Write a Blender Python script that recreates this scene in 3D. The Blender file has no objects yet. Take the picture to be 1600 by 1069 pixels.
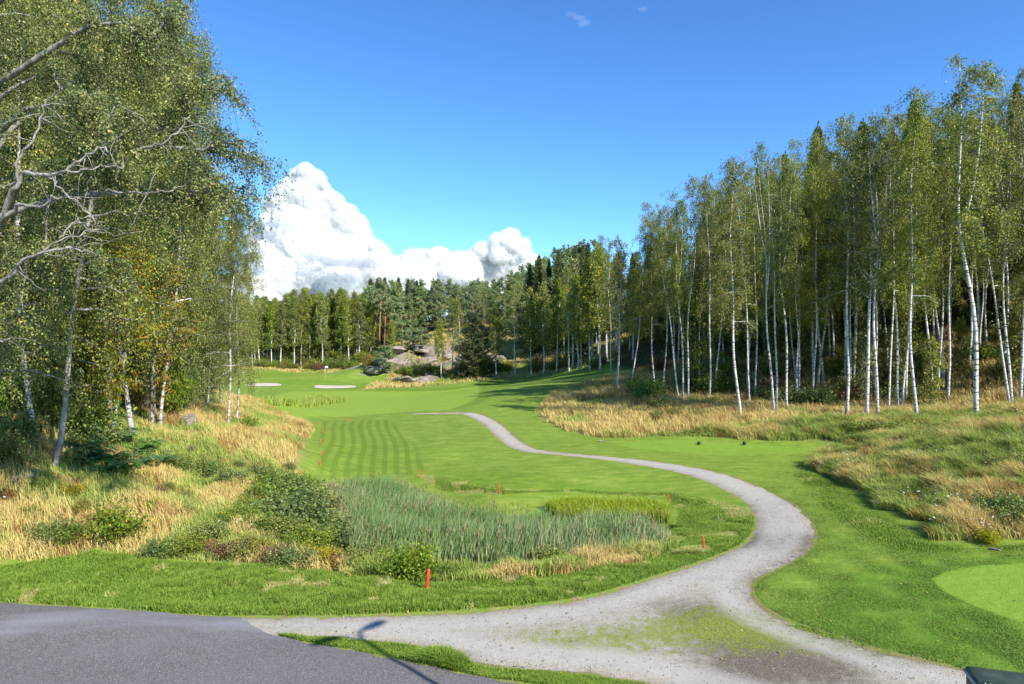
import bpy, math, random
import numpy as np
from mathutils import Vector, Matrix
from mathutils.geometry import delaunay_2d_cdt

C = bpy.context.scene
COL = C.collection
R = math.radians
# ---------------------------------------------------------------- camera, sky, sun
CAM_Z = 6.0
F = 1067.0                       # focal length in photograph pixels
VH = 534.5                       # horizon row
cam_d = bpy.data.cameras.new('camera')
cam_d.sensor_width = 36.0
cam_d.lens = 36.0 * F / 1600.0
cam_d.clip_start = 0.1
cam_d.clip_end = 30000
cam = bpy.data.objects.new('camera', cam_d)
COL.objects.link(cam)
cam.location = (0, 0, CAM_Z)
cam.rotation_euler = (R(90), 0, 0)
C.camera = cam

SUN_EL = 37.0
SUN_AZ = 137.0                   # clockwise from +Y
w = bpy.data.worlds.new('World')
C.world = w
w.use_nodes = True
nt = w.node_tree
nt.nodes.clear()
sky = nt.nodes.new('ShaderNodeTexSky')
sky.sky_type = 'NISHITA'
sky.sun_disc = False
sky.sun_elevation = R(SUN_EL)
sky.sun_rotation = R(SUN_AZ)
sky.altitude = 600
sky.air_density = 1.0
sky.dust_density = 0.25
sky.ozone_density = 2.4
bg = nt.nodes.new('ShaderNodeBackground')
bg.inputs[1].default_value = 0.15
wo = nt.nodes.new('ShaderNodeOutputWorld')
gm = nt.nodes.new('ShaderNodeGamma')
gm.inputs[1].default_value = 1.16
tint = nt.nodes.new('ShaderNodeMix'); tint.data_type = 'RGBA'; tint.blend_type = 'MULTIPLY'
tint.inputs[0].default_value = 1.0
tint.inputs[7].default_value = (.335, .50, .655, 1)
nt.links.new(sky.outputs[0], gm.inputs[0])
nt.links.new(gm.outputs[0], tint.inputs[6])
hsv = nt.nodes.new('ShaderNodeHueSaturation'); hsv.inputs['Saturation'].default_value = 1.02
nt.links.new(tint.outputs[2], hsv.inputs['Color'])
nt.links.new(hsv.outputs[0], bg.inputs[0])
nt.links.new(bg.outputs[0], wo.inputs[0])

sd = bpy.data.lights.new('sun', 'SUN')
sd.energy = 4.4
sd.angle = R(0.5)
sd.color = (1.0, 0.95, 0.87)
sun = bpy.data.objects.new('sun', sd)
COL.objects.link(sun)
sv = Vector((math.sin(R(SUN_AZ)) * math.cos(R(SUN_EL)), math.cos(R(SUN_AZ)) * math.cos(R(SUN_EL)), math.sin(R(SUN_EL))))
sun.rotation_euler = sv.to_track_quat('Z', 'Y').to_euler()

C.view_settings.view_transform = 'Standard'
C.view_settings.look = 'None'
C.view_settings.exposure = 1.03
C.view_settings.gamma = 1.0
C.cycles.max_bounces = 6
C.cycles.diffuse_bounces = 3
C.cycles.transmission_bounces = 3
C.cycles.transparent_max_bounces = 8
C.cycles.volume_bounces = 2

# ---------------------------------------------------------------- mesh helpers
rng = np.random.default_rng(7)
random.seed(7)


def mesh(name, verts, quads=None, tris=None, attrs=None, smooth=False, mats=None, midx=None):
    """verts (n,3); quads (m,4) come first, then tris (k,3); attrs {name: per-face or per-vertex float array}"""
    me = bpy.data.meshes.new(name)
    verts = np.asarray(verts, dtype=np.float32).reshape(-1, 3)
    q = np.zeros((0, 4), np.int32) if quads is None else np.asarray(quads, np.int32).reshape(-1, 4)
    t = np.zeros((0, 3), np.int32) if tris is None else np.asarray(tris, np.int32).reshape(-1, 3)
    nf = len(q) + len(t)
    me.vertices.add(len(verts))
    me.vertices.foreach_set('co', verts.ravel())
    loops = np.concatenate([q.ravel(), t.ravel()]).astype(np.int32)
    me.loops.add(len(loops))
    me.loops.foreach_set('vertex_index', loops)
    me.polygons.add(nf)
    st = np.concatenate([np.arange(len(q)) * 4, len(q) * 4 + np.arange(len(t)) * 3]).astype(np.int32)
    me.polygons.foreach_set('loop_start', st)
    if smooth:
        me.polygons.foreach_set('use_smooth', np.ones(nf, bool))
    if midx is not None:
        me.polygons.foreach_set('material_index', np.asarray(midx, np.int32))
    for k, a in (attrs or {}).items():
        a = np.asarray(a, np.float32)
        dom = 'FACE' if len(a) == nf else 'POINT'
        at = me.attributes.new(k, 'FLOAT', dom)
        at.data.foreach_set('value', a)
    me.update()
    me.validate()
    for m in (mats or []):
        me.materials.append(m)
    return me


def tag(o, label=None, cat=None, group=None, kind=None):
    if label: o['label'] = label
    if cat: o['category'] = cat
    if group: o['group'] = group
    if kind: o['kind'] = kind
    return o


def obj(name, me, parent=None):
    o = bpy.data.objects.new(name, me)
    COL.objects.link(o)
    if parent is not None: o.parent = parent
    return o


def thing(name, label, cat, loc=(0, 0, 0), rz=0.0, group=None):
    o = bpy.data.objects.new(name, None)
    COL.objects.link(o)
    o.location = loc
    o.rotation_euler = (0, 0, rz)
    o.empty_display_size = 0.2
    return tag(o, label, cat, group)


def tube(P, rad, n=6, cap=False):
    """a swept tube along points P with radii rad -> verts, quads"""
    P = np.asarray(P, float); rad = np.asarray(rad, float)
    T = np.gradient(P, axis=0)
    T /= np.linalg.norm(T, axis=1)[:, None] + 1e-9
    ref = np.array([0.13, 0.99, 0.07]) if abs(T[0, 2]) > 0.7 else np.array([0.05, 0.08, 1.0])
    A = np.cross(T, ref); A /= np.linalg.norm(A, axis=1)[:, None] + 1e-9
    B = np.cross(T, A)
    a = np.arange(n) * 2 * np.pi / n
    V = P[:, None, :] + rad[:, None, None] * (A[:, None, :] * np.cos(a)[None, :, None] + B[:, None, :] * np.sin(a)[None, :, None])
    m = len(P)
    i = np.arange(m - 1)[:, None] * n; j = np.arange(n)[None, :]; k = (j + 1) % n
    Q = np.stack([i + j, i + k, i + n + k, i + n + j], -1).reshape(-1, 4)
    V = V.reshape(-1, 3)
    return V, Q


class Acc:
    """collects quads and tris of several shapes into one mesh"""
    def __init__(s): s.V = []; s.Q = []; s.T = []; s.n = 0; s.r = []; s.rt = []
    def add(s, V, Q=None, T=None, r=0.5):
        V = np.asarray(V, float).reshape(-1, 3)
        if Q is not None and len(Q):
            Q = np.asarray(Q); s.Q.append(Q + s.n); s.r.append(np.broadcast_to(r, (len(Q),)))
        if T is not None and len(T):
            T = np.asarray(T); s.T.append(T + s.n); s.rt.append(np.broadcast_to(r, (len(T),)))
        s.V.append(V); s.n += len(V)
    def box(s, x0, x1, y0, y1, z0, z1):
        V = [(x, y, z) for z in (z0, z1) for y in (y0, y1) for x in (x0, x1)]
        s.add(V, [(0, 2, 3, 1), (4, 5, 7, 6), (0, 1, 5, 4), (2, 6, 7, 3), (0, 4, 6, 2), (1, 3, 7, 5)])
    def tube(s, P, rad, n=6, r=.5):
        V, Q = tube(P, rad, n); s.add(V, Q, None, r)
        e = len(V); m = len(P)
        s.V.append(np.array([P[0], P[-1]], float))
        b = s.n
        c = [(s.n - e + (j + 1) % n, s.n - e + j, b) for j in range(n)] + [(s.n - n + j, s.n - n + (j + 1) % n, b + 1) for j in range(n)]
        s.T.append(np.array(c)); s.rt.append(np.full(len(c), r)); s.n += 2
    def mesh(s, name, mats, smooth=False):
        Q = np.concatenate(s.Q) if s.Q else None
        T = np.concatenate(s.T) if s.T else None
        r = np.concatenate(s.r + s.rt)
        return mesh(name, np.concatenate(s.V), Q, T, {'rnd': r}, smooth, mats)


# ---------------------------------------------------------------- terrain
def Wz(v, Y): return CAM_Z - (v - VH) / F * Y
def Wx(u, Y): return (u - 800) / F * Y

CP = []
def cp(u, v, Y): CP.append((Wx(u, Y), Y, Wz(v, Y)))
def cw(X, Y, z): CP.append((X, Y, z))
# the flat apron
for X, Y in [(-22, 6), (-10, 5), (0, 5), (10, 5), (22, 6), (-18, 12), (-12, 12), (-6, 12), (0, 12), (6, 12), (12, 12), (20, 12),
             (-16, 16), (-11, 16), (-6, 16), (0, 16), (5, 16), (10, 16), (16, 17), (8, 20), (14.5, 19), (7, 18.3), (10.5, 25), (9, 21.5), (9, 30.5), (3.5, 18), (26, 10)]:
    cw(X, Y, 0.0)
cw(6.5, 34.5, 0); cw(2.4, 37, 0); cw(0, 41.3, 0); cp(770, 665, 47.6); cp(735, 645, 56)
cw(8, 38, .05); cw(12, 38, .05); cw(17, 33, .1); cw(14, 26, 0.05)
# right slope
cp(1600, 870, 19); cp(1600, 790, 22.5); cp(1600, 650, 36); cp(1400, 700, 32); cp(1280, 720, 34); cp(1522, 665, 38)
cp(1155, 652, 45); cp(1320, 650, 44); cp(1430, 652, 42); cp(965, 610, 62); cp(950, 577, 88); cp(850, 600, 75); cp(828, 650, 54)
cp(900, 670, 46); cp(1050, 675, 43); cp(1000, 640, 52); cp(1200, 620, 56); cp(1400, 620, 53); cp(1600, 640, 42)
cw(30, 80, 8); cw(60, 60, 12); cw(25, 95, 10); cw(40, 110, 15); cw(45, 40, 6); cw(35, 25, 3.2); cw(30, 60, 4.5); cw(60, 30, 8); cw(90, 80, 20); cw(60, 120, 22)
# pond hollow
cp(600, 850, 23.3); cp(700, 800, 28); cp(950, 830, 24.9); cp(820, 820, 26); cp(1040, 800, 26.5); cp(1100, 861, 19.8); cp(1150, 800, 25)
cp(780, 771, 28.8); cp(657, 745, 33); cp(1044, 787, 26.3); cp(500, 905, 17.2); cp(430, 880, 18.3); cp(560, 800, 28); cp(900, 775, 29)
cp(760, 895, 18.2); cp(950, 880, 19.3); cw(-2.5, 20.3, -.7)
# striped field and the crest
cp(505, 745, 32.5); cp(660, 700, 39.5); cp(600, 657, 52); cp(505, 657, 52); cp(800, 720, 35.5); cp(560, 700, 40)
# fairway beyond
cp(600, 640, 67); cp(450, 634, 75); cp(600, 622, 88); cp(700, 613, 92); cp(500, 607, 110); cp(420, 602, 112); cp(508, 590, 124); cp(430, 583, 134)
cp(620, 606, 108); cp(790, 602, 86); cp(560, 578, 142); cp(430, 575, 150); cp(660, 603, 112); cp(730, 605, 98); cp(350, 605, 110); cp(340, 640, 70)
# outcrop hill
cp(600, 562, 134); cp(650, 540, 146); cp(730, 545, 143); cp(780, 562, 132); cp(710, 590, 120); cp(850, 588, 108); cp(610, 590, 126)
cw(-20, 195, 13); cw(10, 170, 14); cw(25, 140, 12); cw(-60, 175, 1); cw(-90, 180, 1); cw(-45, 190, 6); cw(-40, 160, 1.5); cw(0, 150, 10); cw(12, 120, 6)
# left bank
cp(355, 668, 35); cp(400, 690, 32.5); cp(450, 722, 32); cp(400, 760, 26.5); cp(300, 765, 25.5); cp(205, 683, 28); cp(85, 730, 22)
cp(0, 705, 21.5); cp(0, 800, 19.6); cp(0, 880, 17.6); cp(150, 865, 18.3); cp(200, 800, 20.8); cp(350, 835, 20); cp(250, 668, 30.5); cp(480, 664, 47); cp(475, 690, 39)
cp(440, 668, 42); cp(300, 890, 17.7)
cw(-26, 35, 4); cw(-30, 24, 4.5); cw(-22, 46, 2.6); cw(-28, 62, 1.2); cw(-21, 20, 3.0); cw(-21, 17, 1.2); cw(-40, 45, 4); cw(-45, 80, 1); cw(-60, 20, 6); cw(-60, 120, 1); cw(-90, 60, 4)
cw(-150, 150, 0); cw(150, 150, 25); cw(0, 300, 10); cw(-150, 300, -4); cw(150, 300, 25); cw(100, 0, 6); cw(-100, 0, 6); cw(0, -60, 0); cw(60, -60, 2); cw(-60, -60, 2)
CP = np.array(CP)


def _tps(d2): return 0.5 * d2 * np.log(d2 + 1e-9)
_n = len(CP)
_K = _tps(((CP[:, None, :2] - CP[None, :, :2]) ** 2).sum(-1)) + np.eye(_n) * 1.5
_P = np.c_[np.ones(_n), CP[:, :2]]
_A = np.block([[_K, _P], [_P.T, np.zeros((3, 3))]])
_S = np.linalg.solve(_A, np.r_[CP[:, 2], 0, 0, 0])


def hgt(X, Y):
    X = np.atleast_1d(np.asarray(X, float)); Y = np.atleast_1d(np.asarray(Y, float))
    out = np.empty(X.size); xf = X.ravel(); yf = Y.ravel()
    for s in range(0, xf.size, 20000):
        x = xf[s:s + 20000]; y = yf[s:s + 20000]
        xc = np.clip(x, -170, 170); yc = np.clip(y, -80, 310)
        d2 = (xc[:, None] - CP[None, :, 0]) ** 2 + (yc[:, None] - CP[None, :, 1]) ** 2
        z = _tps(d2) @ _S[:_n] + _S[_n] + _S[_n + 1] * xc + _S[_n + 2] * yc
        # rock relief on the outcrop, small knolls on the rough banks
        ro = np.clip(1 - (((xc + 18) / 20) ** 2 + ((yc - 136) / 15) ** 2), 0, 1)
        z += ro * (1.0 * np.sin(xc * .55 + 1) * np.cos(yc * .5) + .5 * np.sin(xc * 1.3 + yc * .9))
        lb = np.clip((-xc - 7) / 6, 0, 1) * np.clip((yc - 19) / 4, 0, 1) * np.clip((60 - yc) / 20, 0, 1)
        z += lb * .12 * (np.sin(xc * 1.1) * np.cos(yc * .9 + 1) + np.sin(xc * 2.3 + yc * 1.7) * .4)
        out[s:s + 20000] = z
    return out.reshape(X.shape)


def h1(x, y): return float(hgt([x], [y])[0])


_ts = np.concatenate([np.arange(9, 60, .2), np.arange(60, 400, 1.0)])
def P(u, v):
    """where the photograph's pixel meets the ground: (X, Y)"""
    X = (u - 800) / F * _ts; Z = CAM_Z - (v - VH) / F * _ts
    g = hgt(X, _ts)
    below = np.nonzero(Z < g)[0]
    if len(below) == 0: return (float(X[-1]), float(_ts[-1]))
    i = max(below[0], 1)
    a0 = Z[i - 1] - g[i - 1]; a1 = g[i] - Z[i]
    Y = _ts[i - 1] + (_ts[i] - _ts[i - 1]) * (a0 / (a0 + a1 + 1e-9) if a0 > 0 else 0)
    return ((u - 800) / F * Y, float(Y))


def PP(*pts): return [P(u, v) for u, v in pts]
def smooth_poly(pts, it=2, closed=True):
    p = np.array(pts, float)
    for _ in range(it):
        q = np.roll(p, -1, 0)
        a = p * .75 + q * .25; b = p * .25 + q * .75
        p = np.stack([a, b], 1).reshape(-1, 2)
    return p


def sdf(poly, X, Y):
    """signed distance, positive inside"""
    poly = np.asarray(poly, float)
    X = np.asarray(X, float); Y = np.asarray(Y, float)
    d = np.full(X.shape, 1e18); ins = np.zeros(X.shape, bool)
    for a, b in zip(poly, np.roll(poly, -1, 0)):
        ex, ey = b - a
        wx = X - a[0]; wy = Y - a[1]
        t = np.clip((wx * ex + wy * ey) / (ex * ex + ey * ey + 1e-12), 0, 1)
        d = np.minimum(d, (wx - ex * t) ** 2 + (wy - ey * t) ** 2)
        c = (a[1] > Y) != (b[1] > Y)
        with np.errstate(divide='ignore', invalid='ignore'):
            xi = (b[0] - a[0]) * (Y - a[1]) / (b[1] - a[1] + 1e-18) + a[0]
        ins ^= c & (X < xi)
    d = np.sqrt(d)
    return np.where(ins, d, -d)


def sstep(a, b, x):
    t = np.clip((x - a) / (b - a), 0, 1); return t * t * (3 - 2 * t)


# ---- outlines on the ground
GRAVEL = smooth_poly(PP((300, 961), (350, 961), (420, 960), (500, 961), (620, 957), (700, 954), (800, 946), (900, 934), (975, 914), (1050, 890), (1110, 870), (1148, 855),
    (1170, 838), (1177, 815), (1170, 795), (1150, 776), (1110, 756), (1060, 738), (1000, 727), (940, 718), (870, 711), (820, 707), (795, 700), (775, 685),
    (755, 665), (738, 653), (715, 646), (735, 643.5), (765, 650), (785, 662), (805, 680), (825, 695), (850, 704), (900, 708), (960, 713), (1020, 719), (1080, 728),
    (1130, 738), (1180, 755), (1230, 778), (1262, 800), (1280, 825), (1278, 850), (1258, 872), (1220, 890), (1190, 905), (1180, 920), (1187, 940), (1230, 965),
    (1290, 985), (1370, 1010), (1450, 1029), (1530, 1050), (1595, 1066)) + [(12.5, 10.5), (16, 8.5), (16, 5), (5, 5)] +
    [(4.0, 11.0), P(1000, 1068)] + PP((900, 1054), (800, 1048), (740, 1041), (700, 1024), (640, 1011), (560, 1004), (470, 997), (430, 1000), (350, 985)), 1)
ASPHALT = smooth_poly([(-24, 17.6)] + PP((0, 939), (100, 945), (200, 951), (300, 959), (380, 962), (400, 972), (425, 988), (470, 999), (520, 1008), (620, 1027), (700, 1044), (760, 1056), (835, 1068)) +
    [(2.5, 11.25), (5, 10.2), (9, 8.4), (16, 4.5), (16, -6), (-24, -6)], 1)
# zones on the ground sheet (world outlines)
Z_ROUGH_L = [(-60, 17.8)] + PP((0, 885), (60, 888), (150, 872), (300, 885), (420, 893), (520, 905), (560, 880), (525, 840), (505, 790), (485, 745), (487, 715), (492, 690), (500, 668), (470, 659.5)) + [(-19, 55), (-24, 60), (-40, 62), (-60, 50)]
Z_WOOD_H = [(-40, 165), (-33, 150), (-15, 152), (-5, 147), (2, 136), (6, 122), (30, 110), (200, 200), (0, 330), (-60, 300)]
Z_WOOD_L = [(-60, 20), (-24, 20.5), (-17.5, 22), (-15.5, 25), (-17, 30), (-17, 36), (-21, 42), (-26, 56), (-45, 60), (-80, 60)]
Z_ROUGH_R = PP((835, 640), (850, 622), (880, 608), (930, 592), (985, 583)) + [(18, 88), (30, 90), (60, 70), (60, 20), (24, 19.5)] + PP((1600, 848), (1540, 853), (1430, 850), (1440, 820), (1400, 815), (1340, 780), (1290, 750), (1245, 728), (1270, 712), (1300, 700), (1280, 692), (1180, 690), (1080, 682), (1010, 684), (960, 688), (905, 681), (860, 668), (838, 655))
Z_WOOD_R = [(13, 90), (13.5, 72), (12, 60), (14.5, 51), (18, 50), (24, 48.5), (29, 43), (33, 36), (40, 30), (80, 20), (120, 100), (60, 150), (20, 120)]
Z_STRIPE = PP((492, 668), (505, 659), (560, 657), (610, 656), (625, 670), (640, 690), (660, 715), (665, 735), (600, 745), (540, 748), (500, 745), (497, 715), (500, 690))
Z_LUSH = PP((0, 885), (150, 866), (300, 882), (430, 888), (530, 900), (650, 905), (800, 905), (900, 893), (1000, 875), (1045, 850), (1060, 800), (1040, 775), (900, 768), (780, 774), (690, 768), (650, 742),
    (700, 745), (800, 766), (900, 764), (1050, 768), (1130, 785), (1172, 795), (1185, 820), (1160, 853), (1060, 892), (970, 920), (900, 940), (800, 952), (620, 962), (400, 966)) + [(-24, 17.4), (-24, 17.8)]
Z_POND = PP((560, 872), (520, 845), (495, 790), (505, 765), (560, 770), (640, 768), (672, 792), (735, 818), (860, 832), (960, 838), (1035, 842), (1048, 860), (960, 878), (850, 885), (700, 880), (620, 880))
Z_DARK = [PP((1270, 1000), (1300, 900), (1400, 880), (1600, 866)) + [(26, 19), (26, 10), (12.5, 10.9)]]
Z_GREEN_R = PP((1455, 905), (1480, 893), (1530, 884), (1600, 880)) + [(22, 17), (22, 13)] + PP((1600, 975), (1530, 950), (1475, 925))
Z_TEE = PP((965, 693), (1000, 688), (1070, 687), (1180, 694), (1290, 700), (1260, 706), (1200, 710), (1130, 712), (1050, 706), (985, 700))
Z_BAND_SHADE = [PP((700, 643), (760, 627), (800, 605), (795, 597), (770, 597), (745, 598), (752, 608), (745, 622), (720, 634)),
          PP((665, 735), (720, 738), (780, 736), (860, 748), (930, 762), (1040, 768), (1000, 774), (900, 770), (800, 762), (720, 752)),
          PP((410, 604), (480, 600), (500, 598), (545, 599), (570, 603), (560, 600), (520, 595), (440, 592)),
          PP((483, 605), (492, 608), (560, 608), (575, 603), (560, 600), (495, 599)),
          PP((375, 586), (430, 582), (480, 586), (440, 588), (400, 590)),
          PP((590, 611), (700, 610), (790, 601), (800, 597), (700, 605), (620, 607.5), (575, 605), (560, 606)),
          PP((835, 600), (860, 596), (900, 592), (945, 583), (940, 578), (900, 584), (870, 592)),  # tree shadow across the mown slope, painted as a darker strip of grass
          PP((555, 592), (565, 594), (590, 600), (572, 601), (560, 599))]
Z_MEADOW = PP((560, 612), (575, 600), (600, 590), (620, 575)) + [(-35, 142), (-75, 141), (-120, 140), (-150, 190), (0, 220), (40, 170), (20, 110)] + PP((950, 573), (900, 578), (850, 588), (800, 592), (745, 596), (690, 602), (620, 606), (600, 606))
Z_FAIR = PP((400, 650), (480, 650), (640, 643), (700, 641), (760, 622), (768, 605), (740, 602), (690, 607), (600, 612), (540, 611), (450, 612), (420, 625))
BUNKERS = [PP((491, 604), (494, 601.5), (505, 602), (531, 602.8), (550, 602), (559, 603.6), (550, 606), (512.5, 607), (494, 606.5)),
           PP((385, 600), (400, 598.6), (432, 598.8), (441, 601), (436, 603), (410, 603.8), (385, 603.4)),
           PP((335, 625), (352, 624.5), (380, 626), (383, 628.5), (360, 630.5), (340, 630.5)),
           PP((318, 618), (345, 617.6), (378, 619.5), (375, 622), (320, 621.5))]
PATH_FAR = [PP((640, 645.2), (680, 644.6), (722, 643.2), (738, 643.4), (715, 646.8), (680, 647), (640, 647)),
            PP((372, 636), (395, 638.5), (411, 639), (425, 643.5), (436, 648), (424, 649.5), (411, 646), (395, 643), (372, 641))]


def axis_steps(lo, hi, base, k, c=0.0):
    out = [c]
    while out[-1] < hi: out.append(out[-1] + max(base, k * abs(out[-1] - c)))
    neg = [c]
    while neg[-1] > lo: neg.append(neg[-1] - max(base, k * abs(neg[-1] - c)))
    return np.array(neg[::-1][:-1] + out)


_xs = axis_steps(-3500, 3500, .32, .014)
_ys = np.concatenate([axis_steps(-400, 3500, .3, .022, 22.0)])
GX, GY = np.meshgrid(_xs, _ys)
gx = GX.ravel(); gy = GY.ravel()
gz = hgt(gx, gy)
far = np.clip((np.hypot(gx, gy) - 330) / 1500, 0, 1)
gz = gz + far * (14 * np.sin(gx * .004) * np.cos(gy * .003) - 6)
s_grav = sdf(GRAVEL, gx, gy); s_asph = sdf(ASPHALT, gx, gy)
sheets = np.maximum(s_grav, s_asph)
for p in BUNKERS + PATH_FAR: sheets = np.maximum(sheets, sdf(p, gx, gy))
gz = gz - 0.09 * sstep(0.0, .5, sheets)


def zone_max(polys):
    d = np.full(gx.shape, -50.0)
    for p in polys: d = np.maximum(d, sdf(p, gx, gy))
    return np.clip(d, -50, 50)


ny, nx = GX.shape
I = (np.arange(ny - 1)[:, None] * nx + np.arange(nx - 1)[None, :]).ravel()
quads = np.stack([I, I + 1, I + nx + 1, I + nx], -1)
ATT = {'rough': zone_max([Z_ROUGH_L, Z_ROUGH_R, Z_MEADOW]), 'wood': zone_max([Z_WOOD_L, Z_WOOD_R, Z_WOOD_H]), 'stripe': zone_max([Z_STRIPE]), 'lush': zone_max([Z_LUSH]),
       'pond': zone_max([Z_POND]), 'dark': zone_max(Z_DARK), 'tee': zone_max([Z_TEE, Z_GREEN_R]), 'band': zone_max(Z_BAND_SHADE), 'fair': zone_max([Z_FAIR]),
       'rock': (1 - (((gx + 18) / 17) ** 2 + ((gy - 138) / 13) ** 2)) * 6, 'pathd': np.clip(sheets, -20, 20),
       'hill': np.where(gy > 130, 1.0, 0.0)}


# ---------------------------------------------------------------- material helper
class M:
    def __init__(s, name):
        s.m = bpy.data.materials.new(name); s.m.use_nodes = True
        s.t = s.m.node_tree; s.t.nodes.clear()
        s.out = s.t.nodes.new('ShaderNodeOutputMaterial')
    def n(s, typ, ins=None, **kw):
        nd = s.t.nodes.new('ShaderNode' + typ)
        for k, v in kw.items(): setattr(nd, k, v)
        for k, v in (ins or {}).items():
            if hasattr(v, 'bl_idname') or isinstance(v, bpy.types.NodeSocket):
                s.t.links.new(v if isinstance(v, bpy.types.NodeSocket) else v.outputs[0], nd.inputs[k])
            else: nd.inputs[k].default_value = v
        return nd
    def attr(s, name): return s.n('Attribute', attribute_name=name).outputs['Fac']
    def obj(s): return s.n('TexCoord').outputs['Object']
    def pos(s): return s.n('NewGeometry').outputs['Position']
    def math(s, op, a, b=0.0, c=None):
        ins = {0: a, 1: b}
        if c is not None: ins[2] = c
        return s.n('Math', ins, operation=op).outputs[0]
    def noise(s, vec, scale, detail=3, rough=.55, out=0, dist=0.0):
        return s.n('TexNoise', {'Vector': vec, 'Scale': scale, 'Detail': detail, 'Roughness': rough, 'Distortion': dist}).outputs[out]
    def mapr(s, v, a, b, c=0.0, d=1.0, smooth=False):
        return s.n('MapRange', {0: v, 1: a, 2: b, 3: c, 4: d}, interpolation_type='SMOOTHSTEP' if smooth else 'LINEAR').outputs[0]
    def mix(s, f, a, b, mode='MIX'):
        nd = s.t.nodes.new('ShaderNodeMix'); nd.data_type = 'RGBA'; nd.blend_type = mode
        for i, v in ((0, f), (6, a), (7, b)):
            if isinstance(v, bpy.types.NodeSocket): s.t.links.new(v, nd.inputs[i])
            elif i == 0: nd.inputs[0].default_value = v
            else: nd.inputs[i].default_value = (v[0], v[1], v[2], 1)
        return nd.outputs[2]
    def ramp(s, f, stops, interp='LINEAR'):
        nd = s.n('ValToRGB', {0: f}); cr = nd.color_ramp; cr.interpolation = interp
        while len(cr.elements) < len(stops): cr.elements.new(.5)
        for e, (p, c) in zip(cr.elements, stops): e.position = p; e.color = (c[0], c[1], c[2], 1)
        return nd.outputs[0]
    def scale(s, vec, sc):
        return s.n('VectorMath', {0: vec, 1: sc}, operation='MULTIPLY').outputs[0]
    def bump(s, h, strength=.5, dist=.05): return s.n('Bump', {'Height': h, 'Strength': strength, 'Distance': dist}).outputs[0]
    def pbr(s, col, rough=.8, normal=None, spec=.3, metal=0.0, trans=None, transc=None):
        ins = {'Base Color': col if isinstance(col, bpy.types.NodeSocket) else (*col, 1), 'Roughness': rough, 'Specular IOR Level': spec, 'Metallic': metal}
        if normal is not None: ins['Normal'] = normal
        b = s.n('BsdfPrincipled', ins).outputs[0]
        if trans:
            tcol = transc if transc is not None else col
            tr = s.n('BsdfTranslucent', {'Color': tcol if isinstance(tcol, bpy.types.NodeSocket) else (*tcol, 1)}).outputs[0]
            b = s.n('MixShader', {0: trans, 1: b, 2: tr}).outputs[0]
        s.t.links.new(b, s.out.inputs[0])
        return s.m


# ---------------------------------------------------------------- ground material
g = M('ground_mat')
pos = g.pos()
n_big = g.noise(pos, .35, 4)
n_mid = g.noise(pos, 2.2, 4)
n_fine = g.noise(pos, 22, 3, .7)
n_blade = g.noise(g.scale(pos, (1, .5, 1)), 60, 2, .7)
def band(att, w=.35, nz=None, amp=1.0, off=0.0):
    """attribute distance -> 0..1 with a ragged edge"""
    d = g.math('ADD', g.attr(att), g.math('MULTIPLY', g.math('SUBTRACT', nz if nz is not None else n_mid, .5), amp))
    return g.mapr(d, off - w, off + w)
grass = g.ramp(g.noise(pos, .8, 5, .6), [(.25, (.125, .20, .022)), (.5, (.185, .27, .032)), (.75, (.25, .33, .052))])
grass = g.mix(g.mapr(n_fine, .35, .65, 0, .8), grass, (.085, .16, .016))
grass = g.mix(g.mapr(g.noise(pos, .18, 3), .5, .7, 0, .5), grass, (.18, .29, .035))
strk = g.noise(g.scale(pos, (.55, 1.7, 1)), 1.3, 5, .72)
grass = g.mix(g.mapr(strk, .42, .60, 0, .8), grass, (.095, .175, .016))
grass = g.mix(g.mapr(g.noise(g.scale(pos, (.4, 1.4, 1)), 2.3, 4, .7), .56, .72, 0, .6), grass, (.29, .33, .075))
# faint mowing passes
wv = g.n('TexWave', {'Vector': g.n('Mapping', {'Vector': pos, 'Rotation': (0, 0, R(62))}), 'Scale': .11, 'Distortion': 2.5, 'Detail': 1, 'Detail Scale': .3}, bands_direction='X').outputs['Fac']
grass = g.mix(g.math('MULTIPLY', g.mapr(wv, .3, .7, 0, .5), band('fair', .6)), grass, (.14, .245, .022))
grass = g.mix(g.math('MULTIPLY', band('fair', .4), .45), grass, (.215, .335, .036))
# striped field
sx = g.n('SeparateXYZ', {0: pos})
stv = g.n('TexWave', {'Vector': g.n('CombineXYZ', {0: g.math('ADD', sx.outputs[0], g.math('ADD', g.math('MULTIPLY', sx.outputs[1], .22), g.math('MULTIPLY', g.math('SINE', g.math('MULTIPLY', sx.outputs[1], .42)), .13))), 1: 0.0, 2: 0.0}),
                     'Scale': .50, 'Distortion': 1.6, 'Detail': 3, 'Detail Scale': 1.0}, bands_direction='X').outputs['Fac']
stc = g.ramp(stv, [(.25, (.11, .185, .018)), (.7, (.165, .25, .026))])
stc = g.mix(g.mapr(strk, .4, .65, 0, .75), stc, (.075, .15, .014))
stc = g.mix(g.mapr(n_fine, .4, .7, 0, .4), stc, (.07, .14, .013))
grass = g.mix(band('stripe', .25, n_mid, .5), grass, stc)
grass = g.mix(band('band', .25, n_mid, .5), grass, g.ramp(g.noise(g.scale(pos, (1, 1.8, 1)), 1.2, 3), [(.35, (.085, .165, .014)), (.65, (.135, .225, .022))]))  # darker cut bands, with the painted tree shadow among them
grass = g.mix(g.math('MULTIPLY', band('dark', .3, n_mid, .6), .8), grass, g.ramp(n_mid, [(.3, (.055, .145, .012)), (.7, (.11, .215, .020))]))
grass = g.mix(g.math('MULTIPLY', band('tee', .12, n_fine, .15), .9), grass, g.mix(g.mapr(n_fine, .4, .7), (.125, .24, .022), (.165, .275, .03)))
lush = g.ramp(n_mid, [(.3, (.09, .18, .015)), (.55, (.15, .25, .025)), (.75, (.27, .28, .07))])
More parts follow.
